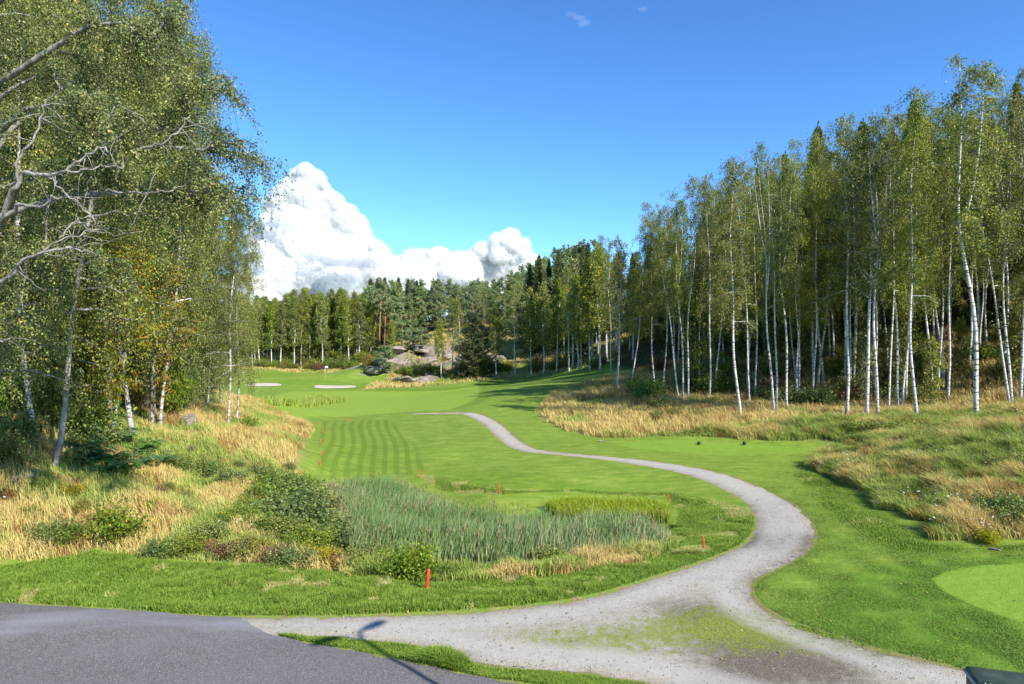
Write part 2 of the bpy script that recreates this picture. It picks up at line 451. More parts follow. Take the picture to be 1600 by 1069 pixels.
grass = g.mix(band('lush', .3, n_mid, .8), grass, lush)
# worn yellow edge beside the gravel
edge = g.mapr(g.math('ADD', g.attr('pathd'), g.math('MULTIPLY', g.math('SUBTRACT', n_mid, .5), 1.1)), -.05, .22)
grass = g.mix(g.math('MULTIPLY', edge, g.mapr(n_fine, .3, .6)), grass, (.20, .15, .075))
# dry rough
dry = g.ramp(g.noise(pos, .9, 6, .7), [(.28, (.09, .13, .025)), (.42, (.19, .21, .045)), (.55, (.32, .26, .09)), (.7, (.36, .27, .11)), (.85, (.20, .10, .03))])
dry = g.mix(g.mapr(n_fine, .4, .65, 0, .7), dry, g.ramp(n_blade, [(.3, (.05, .06, .015)), (.7, (.30, .24, .10))]))
grass = g.mix(1.0, grass, (1.25, 1.13, 1.25), 'MULTIPLY')
col = g.mix(band('rough', .3, n_mid, 1.2, .5), grass, dry)
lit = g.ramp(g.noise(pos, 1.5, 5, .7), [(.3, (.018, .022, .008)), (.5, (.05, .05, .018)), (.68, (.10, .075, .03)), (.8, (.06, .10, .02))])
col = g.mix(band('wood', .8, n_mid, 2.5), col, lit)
col = g.mix(band('pond', .4, n_mid, .8), col, g.ramp(n_fine, [(.3, (.03, .04, .02)), (.7, (.09, .11, .035))]))
# bare rock
rk = g.noise(pos, .45, 6, .62)
rock = g.ramp(g.noise(g.scale(pos, (1, 1, 2)), 1.6, 6, .7), [(.3, (.09, .075, .06)), (.5, (.25, .20, .165)), (.7, (.40, .34, .29))])
rmask = g.mapr(g.math('ADD', g.math('MULTIPLY', g.attr('rock'), .22), g.math('MULTIPLY', g.math('SUBTRACT', rk, .5), 6.0)), .35, .6)
col = g.mix(rmask, col, rock)
grass = grass
h = g.math('ADD', g.math('MULTIPLY', n_fine, .5), g.math('MULTIPLY', n_blade, .3))
h = g.math('ADD', h, g.math('MULTIPLY', n_mid, 1.2))
m_ground = g.pbr(col, .9, g.bump(h, .55, .10), .12)

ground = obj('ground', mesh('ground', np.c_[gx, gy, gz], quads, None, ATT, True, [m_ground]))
tag(ground, kind='structure')


# ---------------------------------------------------------------- flat sheets that follow the ground
def sheet(name, poly, spacing, off, mats, jitter=.06, attrs=None, zfun=None, seg=.25):
    poly = np.asarray(poly, float)
    pts = []
    for a, b in zip(poly, np.roll(poly, -1, 0)):
        L = np.hypot(*(b - a)); k = max(1, int(L / seg))
        d = (b - a) / (L + 1e-9); nrm = np.array([-d[1], d[0]])
        for i in range(k):
            pts.append(a + (b - a) * i / k + nrm * rng.normal(0, jitter))
    pts = np.array(pts)
    x0, y0 = poly.min(0); x1, y1 = poly.max(0)
    X, Y = np.meshgrid(np.arange(x0, x1, spacing), np.arange(y0, y1, spacing))
    X = X.ravel(); Y = Y.ravel()
    k = sdf(pts, X, Y) > spacing * .5
    allp = np.concatenate([pts, np.c_[X[k], Y[k]] + rng.normal(0, spacing * .08, (k.sum(), 2))])
    n = len(pts)
    vo, eo, fo, *_ = delaunay_2d_cdt([Vector(p) for p in allp], [(i, (i + 1) % n) for i in range(n)], [], 1, 1e-5)
    V = np.array([(v.x, v.y) for v in vo])
    z = hgt(V[:, 0], V[:, 1]) + off
    if zfun is not None: z = z + zfun(V[:, 0], V[:, 1])
    tr = np.array([f for f in fo if len(f) == 3])
    at = {k_: f_(V[:, 0], V[:, 1]) for k_, f_ in (attrs or {}).items()}
    e = sdf(pts, V[:, 0], V[:, 1])
    at['edge'] = np.abs(e)
    z = z - .05 * (np.abs(e) < 1e-3)
    return tag(obj(name, mesh(name, np.c_[V, z], None, tr, at, True, mats)), kind='structure')


GMOSS = PP((800, 990), (900, 985), (980, 975), (1060, 955), (1130, 945), (1200, 960), (1300, 990), (1400, 1015), (1380, 1030), (1280, 1015), (1180, 1020), (1080, 1010), (960, 1020), (860, 1012))
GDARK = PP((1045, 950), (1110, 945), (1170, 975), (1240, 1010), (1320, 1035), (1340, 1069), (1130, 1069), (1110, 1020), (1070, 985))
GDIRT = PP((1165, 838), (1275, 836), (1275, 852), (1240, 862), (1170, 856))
GRIM = PP((1280, 850), (1255, 875), (1215, 893), (1188, 908), (1182, 930), (1225, 962), (1290, 984), (1370, 1010), (1450, 1028), (1400, 1030), (1300, 1000), (1210, 965), (1165, 925), (1180, 898), (1215, 880), (1262, 862))
a = M('gravel_mat')
pos = a.pos()
v1 = a.n('TexVoronoi', {'Vector': pos, 'Scale': 52.0, 'Randomness': 1.0})
v2 = a.n('TexVoronoi', {'Vector': pos, 'Scale': 110.0})
stone = a.ramp(v1.outputs['Color'], [(.1, (.15, .135, .11)), (.5, (.31, .28, .235)), (.9, (.52, .47, .41))])
stone = a.mix(.4, stone, a.ramp(v2.outputs['Color'], [(.1, (.16, .15, .14)), (.9, (.54, .51, .46))]))
nb = a.noise(pos, .7, 5, .65); nm = a.noise(pos, 4, 5, .7); nf = a.noise(pos, 30, 3, .7)
stone = a.mix(a.mapr(nb, .4, .65, 0, .5), stone, (.40, .35, .29))
stone = a.mix(a.mapr(a.noise(a.scale(pos, (.5, 1.6, 1)), 1.5, 5, .65), .52, .72, 0, .7), stone, (.22, .19, .165))
mg = a.math('MULTIPLY', a.mapr(a.math('ADD', a.attr('moss'), a.math('MULTIPLY', a.math('SUBTRACT', nm, .5), 3.2)), -.25, .55), a.mapr(nf, .32, .5))
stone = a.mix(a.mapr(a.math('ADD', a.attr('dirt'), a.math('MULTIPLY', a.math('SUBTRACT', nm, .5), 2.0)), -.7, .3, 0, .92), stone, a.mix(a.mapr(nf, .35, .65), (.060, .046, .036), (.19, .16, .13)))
stone = a.mix(mg, stone, a.ramp(nf, [(.35, (.12, .15, .02)), (.65, (.26, .29, .05))]))
stone = a.mix(a.mapr(a.math('ADD', a.attr('edge'), a.math('MULTIPLY', a.math('SUBTRACT', nm, .5), .5)), .22, .02, 0, .75), stone, (.19, .155, .105))
hh = a.math('ADD', a.math('MULTIPLY', v1.outputs['Distance'], -1.2), a.math('MULTIPLY', nm, 1.0))
stone = a.mix(1.0, stone, (1.0, .98, .90), 'MULTIPLY')
trk = a.math('MULTIPLY', a.mapr(a.attr('edge'), .25, .55), a.mapr(a.attr('edge'), 1.25, .85))
stone = a.mix(a.math('MULTIPLY', trk, a.mapr(nm, .3, .6, .25, .75)), stone, (.42, .40, .355))
stone = a.mix(a.math('MULTIPLY', a.mapr(a.attr('grim'), -.5, .35), a.mapr(nm, .35, .6)), stone, (.085, .065, .048))
m_gravel = a.pbr(stone, .95, a.bump(hh, .55, .02), .1)
sheet('gravel_path', GRAVEL, .35, .0, [m_gravel], .05, {'moss': lambda x, y: sdf(GMOSS, x, y), 'dirt': lambda x, y: np.maximum(sdf(GDARK, x, y), sdf(GDIRT, x, y)), 'grim': lambda x, y: sdf(GRIM, x, y)})
for i, p in enumerate(PATH_FAR):
    sheet('gravel_path', p, .8, .0, [m_gravel], .02, {'moss': lambda x, y: x * 0 - 5, 'dirt': lambda x, y: x * 0 - 5, 'grim': lambda x, y: x * 0 - 5}, seg=1.0)

a = M('asphalt_mat')
pos = a.pos()
v1 = a.n('TexVoronoi', {'Vector': pos, 'Scale': 75.0})
ac = a.ramp(v1.outputs['Color'], [(.15, (.075, .071, .066)), (.6, (.14, .135, .127)), (.93, (.25, .24, .23)), (1.0, (.5, .5, .5))])
ac = a.mix(a.mapr(a.noise(pos, .6, 5, .6), .4, .7, 0, .35), ac, (.165, .16, .155))
dus = a.mapr(a.math('ADD', a.attr('dust'), a.math('MULTIPLY', a.math('SUBTRACT', a.noise(a.scale(pos, (.35, 1.5, 1)), 1.6, 4), .5), 1.6)), -.5, .6, 0, .75)
ac = a.mix(dus, ac, (.27, .27, .285))
m_asph = a.pbr(ac, .9, a.bump(v1.outputs['Distance'], .35, .012), .2)
DUST = PP((330, 962), (410, 963), (440, 990), (380, 985), (300, 975), (180, 975), (60, 985), (0, 1000)) + [P(0, 975), P(120, 962), P(230, 958)]
sheet('asphalt_road', ASPHALT, .5, .03, [m_asph], .015, {'dust': lambda x, y: sdf(DUST, x, y)}, zfun=lambda x, y: .10 * np.exp(-((x + 8.5) / 4) ** 2) * np.exp(-((y - 14.6) / 1.3) ** 2) * sstep(0, 1, sdf(ASPHALT, x, y)))

a = M('sand_mat')
sc_ = a.ramp(a.noise(a.pos(), 3, 5), [(.3, (.40, .35, .28)), (.7, (.54, .48, .40))])
m_sand = a.pbr(sc_, .95, a.bump(a.noise(a.pos(), 6, 4), .4, .05), .1)
for p in BUNKERS: sheet('sand_bunker', smooth_poly(p, 1), .9, .05, [m_sand], .04, seg=.8)
# ---------------------------------------------------------------- foliage, bark materials
def leaf_mat(name, stops, trans=.38, rough=.5, spec=.25, objvar=.5):
    k = M(name)
    oi = k.n('ObjectInfo').outputs['Random']
    r = k.math('FRACT', k.math('ADD', k.math('MULTIPLY', k.attr('rnd'), 1.0), 0.0))
    c = k.ramp(r, stops)
    if objvar:
        hs = k.n('HueSaturation', {'Hue': k.mapr(oi, 0, 1, .5 - .035 * objvar, .5 + .03 * objvar), 'Saturation': k.mapr(k.math('FRACT', k.math('MULTIPLY', oi, 7.3)), 0, 1, .8, 1.1), 'Value': k.mapr(k.math('FRACT', k.math('MULTIPLY', oi, 3.7)), 0, 1, 1 - .35 * objvar, 1 + .3 * objvar), 'Color': c})
        c = hs.outputs[0]
    nv = k.noise(k.pos(), .75, 3, .6)
    c = k.mix(k.mapr(nv, .42, .68, 0, .55), c, k.mix(1.0, c, (1.55, 1.25, .9), 'MULTIPLY'))
    c = k.mix(k.mapr(nv, .5, .28, 0, .5), c, k.mix(1.0, c, (.62, .72, .8), 'MULTIPLY'))
    tc = k.mix(1.0, c, (1.2, 1.15, .6), 'MULTIPLY')
    return k.pbr(c, rough, None, spec, trans=trans, transc=tc)


L_BIRCH = leaf_mat('birch_leaves', [(0, (.055, .095, .020)), (.25, (.12, .17, .03)), (.5, (.205, .255, .05)), (.8, (.33, .36, .075)), (.93, (.50, .44, .065)), (1, (.58, .38, .05))])
L_BIRCH2 = leaf_mat('birch_leaves_near', [(0, (.045, .08, .018)), (.3, (.10, .145, .03)), (.6, (.22, .28, .06)), (.88, (.44, .46, .11)), (.96, (.55, .42, .08)), (1, (.55, .30, .04))], .28)
L_ROWAN = leaf_mat('rowan_leaves', [(0, (0.13, 0.156, 0.024)), (.5, (0.26, 0.247, 0.036)), (.8, (0.468, 0.26, 0.036)), (1, (0.585, 0.156, 0.024))])
L_SPRUCE = leaf_mat('spruce_needles', [(0, (.045, .07, .018)), (.6, (.11, .145, .035)), (1, (.24, .22, .06))], .2)
L_PINE = leaf_mat('pine_needles', [(0, (.14, .20, .085)), (.6, (.26, .36, .155)), (1, (.40, .48, .20))], .25)
L_SHRUB = leaf_mat('shrub_leaves', [(0, (0.05, 0.10, 0.015)), (.5, (0.152, 0.225, 0.035)), (.9, (0.285, 0.33, 0.056)), (1, (0.6, 0.36, 0.07))], .3)
L_FERN = leaf_mat('fern_leaves', [(0, (0.045, 0.13, 0.036)), (.6, (0.09, 0.221, 0.06)), (1, (0.21, 0.299, 0.06))], .3)
L_YELLOW = leaf_mat('yellow_leaves', [(0, (.14, .17, .02)), (.5, (.26, .26, .03)), (1, (.42, .33, .04))], .35)
L_BROWN = leaf_mat('brown_leaves', [(0, (.12, .07, .03)), (.5, (.22, .12, .04)), (1, (.34, .22, .07))], .25)

k = M('birch_bark')
p = k.obj()
lent = k.noise(k.scale(p, (2.6, 2.6, 9)), 1.0, 4, .7)
blot = k.noise(k.scale(p, (1.8, 1.8, 3.2)), 1.0, 4, .6)
white = k.ramp(k.noise(p, 1.3, 3), [(.3, (.50, .47, .43)), (.7, (.68, .66, .62))])
z = k.n('SeparateXYZ', {0: p}).outputs[2]
c1 = k.mix(k.mapr(lent, .54, .59), white, (.06, .05, .045))
c1 = k.mix(k.mapr(k.math('ADD', blot, k.math('MULTIPLY', z, -.07)), .50, .55), c1, (.05, .042, .038))
c1 = k.mix(k.mapr(k.attr('rnd'), .2, .4), (.11, .075, .05), c1)
B_BIRCH = k.pbr(c1, .75, k.bump(lent, .3, .02), .2)
k = M('old_birch_bark')
p = k.obj(); lent = k.noise(k.scale(p, (4, 4, 12)), 1.0, 4, .65); blot = k.noise(k.scale(p, (2.2, 2.2, 1.6)), 1.0, 5, .65)
c1 = k.ramp(k.noise(p, 2.3, 4), [(.3, (.40, .37, .33)), (.7, (.62, .59, .55))])
c1 = k.mix(k.mapr(lent, .50, .62), c1, (.10, .08, .07))
c1 = k.mix(k.mapr(blot, .48, .60), c1, (.09, .075, .06))
c1 = k.mix(k.mapr(k.attr('rnd'), .2, .4), (.12, .085, .06), c1)
B_LEFT = k.pbr(c1, .85, k.bump(blot, .5, .03), .15)
k = M('grey_bark')
p = k.obj()
f = k.noise(k.scale(p, (7, 7, 3)), 1.0, 5, .7)
c1 = k.ramp(f, [(.3, (.09, .08, .065)), (.5, (.26, .235, .20)), (.72, (.46, .43, .38))])
c1 = k.mix(k.mapr(k.attr('rnd'), .1, .2), (.10, .075, .05), c1)
B_GREY = k.pbr(c1, .9, k.bump(f, .8, .05), .1)
k = M('dark_bark')
f = k.noise(k.scale(k.obj(), (6, 6, 2)), 1.0, 4, .7)
B_DARK = k.pbr(k.ramp(f, [(.3, (.035, .028, .022)), (.7, (.13, .105, .085))]), .95, k.bump(f, .8, .05), .1)
k = M('pine_bark')
p = k.obj(); f = k.noise(k.scale(p, (6, 6, 2)), 1.0, 4, .7)
z = k.n('SeparateXYZ', {0: p}).outputs[2]
c1 = k.mix(k.mapr(z, 2.0, 6.0), k.ramp(f, [(.3, (.05, .035, .03)), (.7, (.18, .13, .10))]), k.ramp(f, [(.3, (.22, .09, .035)), (.7, (.42, .20, .09))]))
B_PINE = k.pbr(c1, .9, k.bump(f, .8, .05), .1)


# ---------------------------------------------------------------- growing trees
def leaves(Pc, D, size, asp=.6, rs=None, flat=0.0):
    """one four-cornered leaf (or needle spray) per centre Pc, long axis D"""
    rs = rs or rng
    n = len(Pc)
    D = D / (np.linalg.norm(D, axis=1)[:, None] + 1e-9)
    N = rs.normal(0, 1, (n, 3)); N[:, 2] += flat
    S = np.cross(D, N); S /= np.linalg.norm(S, axis=1)[:, None] + 1e-9
    L = (size * rs.uniform(.65, 1.35, n))[:, None]
    W = L * asp * .5
    V = np.stack([Pc - D * L * .5, Pc + S * W - D * L * .05, Pc + D * L * .5, Pc - S * W - D * L * .05], 1).reshape(-1, 3)
    Q = np.arange(n * 4).reshape(-1, 4)
    return V, Q


def grow(seed, H, r0, crown0=.35, nlimb=26, llen=2.6, up=(20, 60), droop=.5, ntwig=11, tlen=1.3, tdroop=1.0, nleaf=26, lsize=.13, asp=.75,
         lean=.03, wob=.12, profile=None, side=6, fork=0, limbs=None, zmin=.35, clump=.10, twr=.010, yellow=0.0, bare=0.0):
    """a broad-leaved tree: returns wood mesh data and leaf mesh data.
    Limbs leave the trunk, twigs leave the limbs and hang, leaves sit along the twigs."""
    rs = np.random.default_rng(seed)
    wood = Acc(); LV = []; LD = []; LR = []
    nt_ = 16
    s = np.linspace(0, 1, nt_)
    ph = rs.uniform(0, 6.28, 4); az = rs.uniform(0, 6.28)
    tx = H * lean * s ** 1.3 * math.cos(az) + wob * (np.sin(s * 5 + ph[0]) - math.sin(ph[0])) + wob * .4 * (np.sin(s * 13 + ph[1]) - math.sin(ph[1]))
    ty = H * lean * s ** 1.3 * math.sin(az) + wob * (np.sin(s * 4 + ph[2]) - math.sin(ph[2])) + wob * .4 * (np.sin(s * 11 + ph[3]) - math.sin(ph[3]))
    T = np.c_[tx, ty, s * H - .25]
    rad = r0 * (1 - s) ** .85 + .012 + r0 * .5 * np.exp(-s * H / .35)
    wood.tube(T, rad, side + 2)
    trunks = [(T, rad)]
    for f_ in range(fork):
        f0 = rs.uniform(.45, .68); i0 = int(f0 * nt_)
        b = T[i0]; a2 = rs.uniform(0, 6.28); q = np.linspace(0, 1, 9)
        sp = H * .05 * (1 - np.exp(-q * 2.5))
        T2 = np.c_[b[0] + np.cos(a2) * sp + (T[-1, 0] - b[0]) * q, b[1] + np.sin(a2) * sp + (T[-1, 1] - b[1]) * q, b[2] + (H * .93 - b[2]) * q]
        r2 = rad[i0] * .7 * (1 - q) ** .8 + .012
        wood.tube(T2, r2, side); trunks.append((T2, r2))
    prof = profile or (lambda f: (0.55 + .45 * math.sin(min(1, f * 1.5) * 1.57)) * (1 - f ** 3 * .72))
    jobs = []
    for i in range(nlimb):
        f = ((i + rs.uniform(0, 1)) / nlimb)
        T_, r_ = trunks[i % len(trunks)] if fork else trunks[0]
        zz = crown0 * H + f * (H * .985 - crown0 * H)
        if zz < T_[0, 2] + .5: T_, r_ = trunks[0]
        p0 = np.array([np.interp(zz, T_[:, 2], T_[:, k]) for k in range(3)])
        a_ = i * 2.4 + rs.normal(0, .5)
        el = R(up[0] + (up[1] - up[0]) * f + rs.normal(0, 8))
        L = llen * prof(f) * rs.uniform(.7, 1.25)
        jobs.append((p0, a_, el, L, min(np.interp(zz, T_[:, 2], r_) * .5, .012 + L * .016)))
    polys = []
    for p0, a_, el, L, lr in jobs:
        m = 7; q = np.linspace(0, 1, m)
        hor = np.cos(el) * L * q; ver = np.sin(el) * L * q - droop * L * .5 * q ** 2.2
        ww = rs.normal(0, .05 * L, (m, 3)) * q[:, None]
        pl = p0 + np.c_[np.cos(a_) * hor, np.sin(a_) * hor, ver] + ww
        polys.append((pl, lr, L))
    for pl, lr in (limbs or []):
        pl = np.asarray(pl, float); L = np.linalg.norm(np.diff(pl, axis=0), axis=1).sum()
        polys.append((pl, lr, L))
        # side branches of the big limbs
        for _ in range(int(L * 1.6)):
            t = rs.uniform(.3, 1) * (len(pl) - 1); i = int(min(t, len(pl) - 2)); b = pl[i] + (pl[i + 1] - pl[i]) * (t - i)
            d = pl[i + 1] - pl[i]; d = d / np.linalg.norm(d) + rs.normal(0, .7, 3); d[2] += .15; d /= np.linalg.norm(d)
            l2 = rs.uniform(.5, 1.3); q = np.linspace(0, 1, 6)[:, None]
            polys.append((b + d * l2 * q + np.array([0, 0, -.25 * l2]) * q ** 2 + rs.normal(0, .05, (6, 3)) * q, lr * .4, l2))
    for pl, lr, L in polys:
        m = len(pl)
        wood.tube(pl, lr * (1 - np.linspace(0, 1, m)) ** .8 + .006, 5, .5 if lr > .035 else .25)
        nt2 = max(3, int(ntwig * (.4 + .6 * min(1.5, L / llen))))
        for j in range(nt2):
            if rs.uniform() < bare: nl = 0
            else: nl = nleaf
            t = (.22 + .78 * (j + rs.uniform()) / nt2) * (m - 1); i = int(min(t, m - 2))
            b = pl[i] + (pl[i + 1] - pl[i]) * min(t - i, 1)
            d = (pl[i + 1] - pl[i]); d = d / (np.linalg.norm(d) + 1e-6) * .5 + rs.normal(0, .62, 3); d[2] += .1
            d /= np.linalg.norm(d)
            tl = tlen * rs.uniform(.5, 1.3); q = np.linspace(0, 1, 5)[:, None]
            tw = b + d * tl * q * (1 - .35 * tdroop * q) + np.array([0, 0, -tdroop * tl * .75]) * q ** 1.8
            wood.tube(tw, twr * (1 - .7 * q[:, 0]), 3, .0)
            if nl:
                qq = rs.uniform(.05, 1.08, nl); ii = np.clip((qq * 4).astype(int), 0, 3)
                c = tw[ii] + (tw[ii + 1] - tw[ii]) * (qq * 4 - ii)[:, None] + rs.normal(0, clump, (nl, 3))
                dd = rs.normal(0, .7, (nl, 3)); dd[:, 2] -= .5 + .4 * tdroop
                LV.append(c); LD.append(dd)
                LR.append(np.clip(rs.beta(2, 2.6, nl) + (yellow if rs.uniform() < .25 else 0), 0, 1))
    LV = np.concatenate(LV); LD = np.concatenate(LD); LR = np.concatenate(LR)
    keep = LV[:, 2] > zmin
    LV = LV[keep]; LD = LD[keep]; LR = LR[keep]
    V, Q = leaves(LV, LD, lsize, asp, rs)
    return wood, (V, Q, LR)


def tree_proto(kind, wood, lv, bark, leaf):
    wm = wood.mesh(kind + '_trunk', [bark], True)
    cm = mesh(kind + '_crown', lv[0], lv[1], None, {'rnd': lv[2]}, False, [leaf])
    return wm, cm


def spruce(seed, H, rad=None, gap=.33, dens=1.0, bare_low=.06, lsize=.30):
    rs = np.random.default_rng(seed)
    rad = rad or H * .17
    wood = Acc(); C_ = []; D_ = []; Rn = []
    s = np.linspace(0, 1, 10)
    T = np.c_[.12 * np.sin(s * 3 + seed), .12 * np.cos(s * 2.4 + seed) - .1, s * H - .2]
    wood.tube(T, H * .013 * (1 - s) + .01 + .08 * np.exp(-s * H / .4), 7)
    z = H * bare_low
    while z < H * .985:
        f = z / H
        R_ = rad * (1 - f) ** .8 * rs.uniform(.8, 1.12) + .10
        nb_ = int(rs.integers(5, 8)); a0 = rs.uniform(0, 6.28)
        for b in range(nb_):
            a_ = a0 + b * 6.283 / nb_ + rs.normal(0, .2); L = R_ * rs.uniform(.65, 1.2)
            el = -.25 + .75 * f + rs.normal(0, .1)
            q = np.linspace(0, 1, 5)
            pl = np.c_[np.cos(a_) * L * q, np.sin(a_) * L * q, z + L * (math.sin(el) * q + .22 * q ** 2.5 - .10 * np.sin(q * 3.14))]
            pl[:, :2] += T[int(f * 9), :2]
            wood.tube(pl, (.008 + .012 * L) * (1 - q) + .004, 3)
            n = int((10 + 34 * L) * dens)
            t = rs.uniform(.08, 1.0, n) ** .8; ii = np.clip((t * 4).astype(int), 0, 3)
            c = pl[ii] + (pl[ii + 1] - pl[ii]) * (t * 4 - ii)[:, None]
            side = rs.normal(0, 1, n); out = np.array([math.cos(a_), math.sin(a_), 0]); lat = np.array([-math.sin(a_), math.cos(a_), 0])
            wd = (.16 * L * (1.15 - t) + .05)
            c = c + lat * (side * wd)[:, None] + np.c_[np.zeros(n), np.zeros(n), -np.abs(rs.normal(0, .10, n)) - .04]
            d = out[None] * .7 + lat * (np.sign(side) * .7)[:, None] + np.c_[rs.normal(0, .15, (n, 2)), rs.normal(-.45, .3, n)]
            C_.append(c); D_.append(d); Rn.append(np.clip(rs.beta(2, 3, n) * .8 + .25 * t * rs.uniform(0, 1, n), 0, 1))
        z += gap * (1.15 - .5 * f) * rs.uniform(.8, 1.2)
    # leader
    n = 14; C_.append(np.c_[rs.normal(0, .04, (n, 2)) + T[-1, :2], H - rs.uniform(0, .6, n)]); D_.append(np.c_[rs.normal(0, .4, (n, 2)), np.ones(n)]); Rn.append(rs.uniform(0, .6, n))
    c = np.concatenate(C_); d = np.concatenate(D_)
    V, Q = leaves(c, d, lsize, .36, rs)
    return wood, (V, Q, np.concatenate(Rn))


def pine(seed, H, crown0=.45, rad=2.2, nl=24, lsize=.30, tuft=34):
    rs = np.random.default_rng(seed)
    wood = Acc(); C_ = []; D_ = []; Rn = []
    s = np.linspace(0, 1, 12)
    T = np.c_[.2 * np.sin(s * 4 + seed), .2 * np.cos(s * 3 + seed * 2) - .15, s * H * .97 - .2]
    wood.tube(T, H * .014 * (1 - s * .8) + .02 + .07 * np.exp(-s * H / .4), 7)
    for i in range(nl):
        f = (i + rs.uniform()) / nl; z = H * (crown0 + (.97 - crown0) * f)
        a_ = i * 2.4 + rs.normal(0, .4); L = rad * (.5 + .6 * math.sin(min(1, f * 1.7) * 1.57)) * (1 - .62 * f ** 2) * rs.uniform(.6, 1.25)
        el = .1 + .65 * f + rs.normal(0, .12); q = np.linspace(0, 1, 5)
        b = np.array([np.interp(z, T[:, 2], T[:, 0]), np.interp(z, T[:, 2], T[:, 1])])
        pl = np.c_[b[0] + np.cos(a_) * np.cos(el) * L * q, b[1] + np.sin(a_) * np.cos(el) * L * q, z + np.sin(el) * L * q + .15 * L * q ** 2] + rs.normal(0, .06, (5, 3)) * q[:, None]
        wood.tube(pl, (.02 + .012 * L) * (1 - q * .8), 4)
        nc = int(5 + 4 * L)
        for j in range(nc):
            t = rs.uniform(.35, 1.05); ii = min(int(t * 4), 3)
            c = pl[ii] + (pl[ii + 1] - pl[ii]) * (t * 4 - ii) + rs.normal(0, .26, 3) * np.array([1, 1, .5])
            d = rs.normal(0, 1, (tuft, 3)); d[:, 2] += .35; d /= np.linalg.norm(d, axis=1)[:, None]
            C_.append(c + d * .17 * rs.uniform(.4, 1.5, tuft)[:, None]); D_.append(d)
            Rn.append(np.clip(rs.beta(2, 2.4, tuft) * .8 + rs.normal(.05, .1), 0, 1))
    c = np.concatenate(C_); V, Q = leaves(c, np.concatenate(D_), lsize, .28, rs)
    return wood, (V, Q, np.concatenate(Rn))


def shrub(seed, r=1.0, h=1.1, n=2600, lsize=.10, stems=16, asp=.6, spiky=.0):
    rs = np.random.default_rng(seed)
    wood = Acc(); tips = []
    for i in range(stems):
        a_ = rs.uniform(0, 6.28); k_ = rs.uniform(.1, 1) ** .6
        e = np.array([math.cos(a_) * r * k_, math.sin(a_) * r * k_, h * (1.05 - .55 * k_ ** 2) * rs.uniform(.65, 1.15)])
        q = np.linspace(0, 1, 5)[:, None]
        pl = e * q * np.array([1, 1, 0]) * (.35 + .65 * q) + np.array([0, 0, e[2]]) * q ** .8
        wood.tube(pl + np.array([0, 0, -.05]), .012 * (1.1 - q[:, 0]), 3); tips.append(pl)
    tips = np.array(tips)
    i = rs.integers(0, stems, n); t = rs.uniform(.15, 1.05, n) ** .6 * 4; j = np.clip(t.astype(int), 0, 3)
    c = tips[i, j] + (tips[i, j + 1] - tips[i, j]) * (t - j)[:, None] + rs.normal(0, .13 * r + .03, (n, 3))
    c[:, 2] = np.abs(c[:, 2]) + .02
    d = rs.normal(0, 1, (n, 3)); d[:, 2] += spiky
    V, Q = leaves(c, d, lsize, asp, rs, 1.2)
    return wood, (V, Q, np.clip(rs.beta(2, 2.5, n) + .08 * rs.normal(0, 1, n), 0, 1))


def fern(seed, n=12, L=.8):
    rs = np.random.default_rng(seed); wood = Acc(); C_ = []; D_ = []
    for i in range(n):
        a_ = i * 6.283 / n + rs.normal(0, .3); l = L * rs.uniform(.7, 1.2); q = np.linspace(0, 1, 7)
        pl = np.c_[np.cos(a_) * l * .75 * q, np.sin(a_) * l * .75 * q, l * (.95 * q - .62 * q ** 2.4)]
        wood.tube(pl, .006 * (1.1 - q), 3)
        lat = np.array([-math.sin(a_), math.cos(a_), 0]); m = 34
        t = np.linspace(.12, 1, m); c = np.stack([np.interp(t, q, pl[:, k]) for k in range(3)], 1)
        for sg in (-1, 1):
            wl = .16 * l * np.sin(np.clip(t * 1.15, 0, 1) * 3.1) ** .7 + .03
            C_.append(c + lat * sg * wl[:, None] * .5); D_.append(np.tile(lat * sg, (m, 1)) + np.array([0, 0, -.25]) + rs.normal(0, .1, (m, 3)))
    c = np.concatenate(C_); V, Q = leaves(c, np.concatenate(D_), .15 * L, .3, rs, 3.0)
    return wood, (V, Q, rs.beta(2, 2.5, len(c)))


print('protos')
PR = {}
def proto(key, kind, data, bark, leaf): PR[key] = (kind, *tree_proto(kind, data[0], data[1], bark, leaf))
# slender birches of the right wood: tall bare stems under a narrow crown
for i in range(7):
    H = 20.0
    proto('rb%d' % i, 'birch_tree', grow(100 + i, H, .10, [.34, .42, .5, .38, .46, .55, .4][i], [40, 34, 30, 44, 30, 26, 36][i], [2.3, 2.9, 2.0, 1.9, 2.6, 3.2, 2.4][i], (5, 62), .6, 10, 1.35, [1.1, .7, 1.2, .9, 1.3, .6, 1.0][i], [54, 40, 54, 48, 38, 38, 48][i], .098, .8, lean=.02, wob=.2, fork=[0, 1, 1, 0, 0, 2, 0][i], yellow=.25 if i % 3 == 0 else .05, bare=[.08, .2, .1, .1, .25, .2, .1][i], twr=.010, clump=.13,
          profile=[None, lambda f: .45 + .6 * math.sin(f * 2.6), None, lambda f: .8 - .3 * f, lambda f: .5 + .6 * math.sin(f * 2.9) ** 2, lambda f: .35 + .7 * f * (1.35 - f) * 1.6, None][i]), B_BIRCH, L_BIRCH)
# airy, nearly leafless ones
for i in range(2):
    proto('ab%d' % i, 'birch_tree', grow(140 + i, 16, .13, .38, 34, 2.6, (35, 68), .25, 10, 1.1, .5, 22, .13, .8, lean=.01, wob=.15, yellow=.3, bare=.3, twr=.012, clump=.14), B_BIRCH, L_BIRCH)
# far birches
for i in range(4):
    proto('fb%d' % i, 'birch_tree', grow(160 + i, 17, .15, .32, 40, 2.1, (20, 65), .5, 7, 1.2, .9, 22, .25, .8, lean=.02, wob=.2, yellow=.1, bare=.05, twr=.012, clump=.2), B_BIRCH, L_BIRCH)
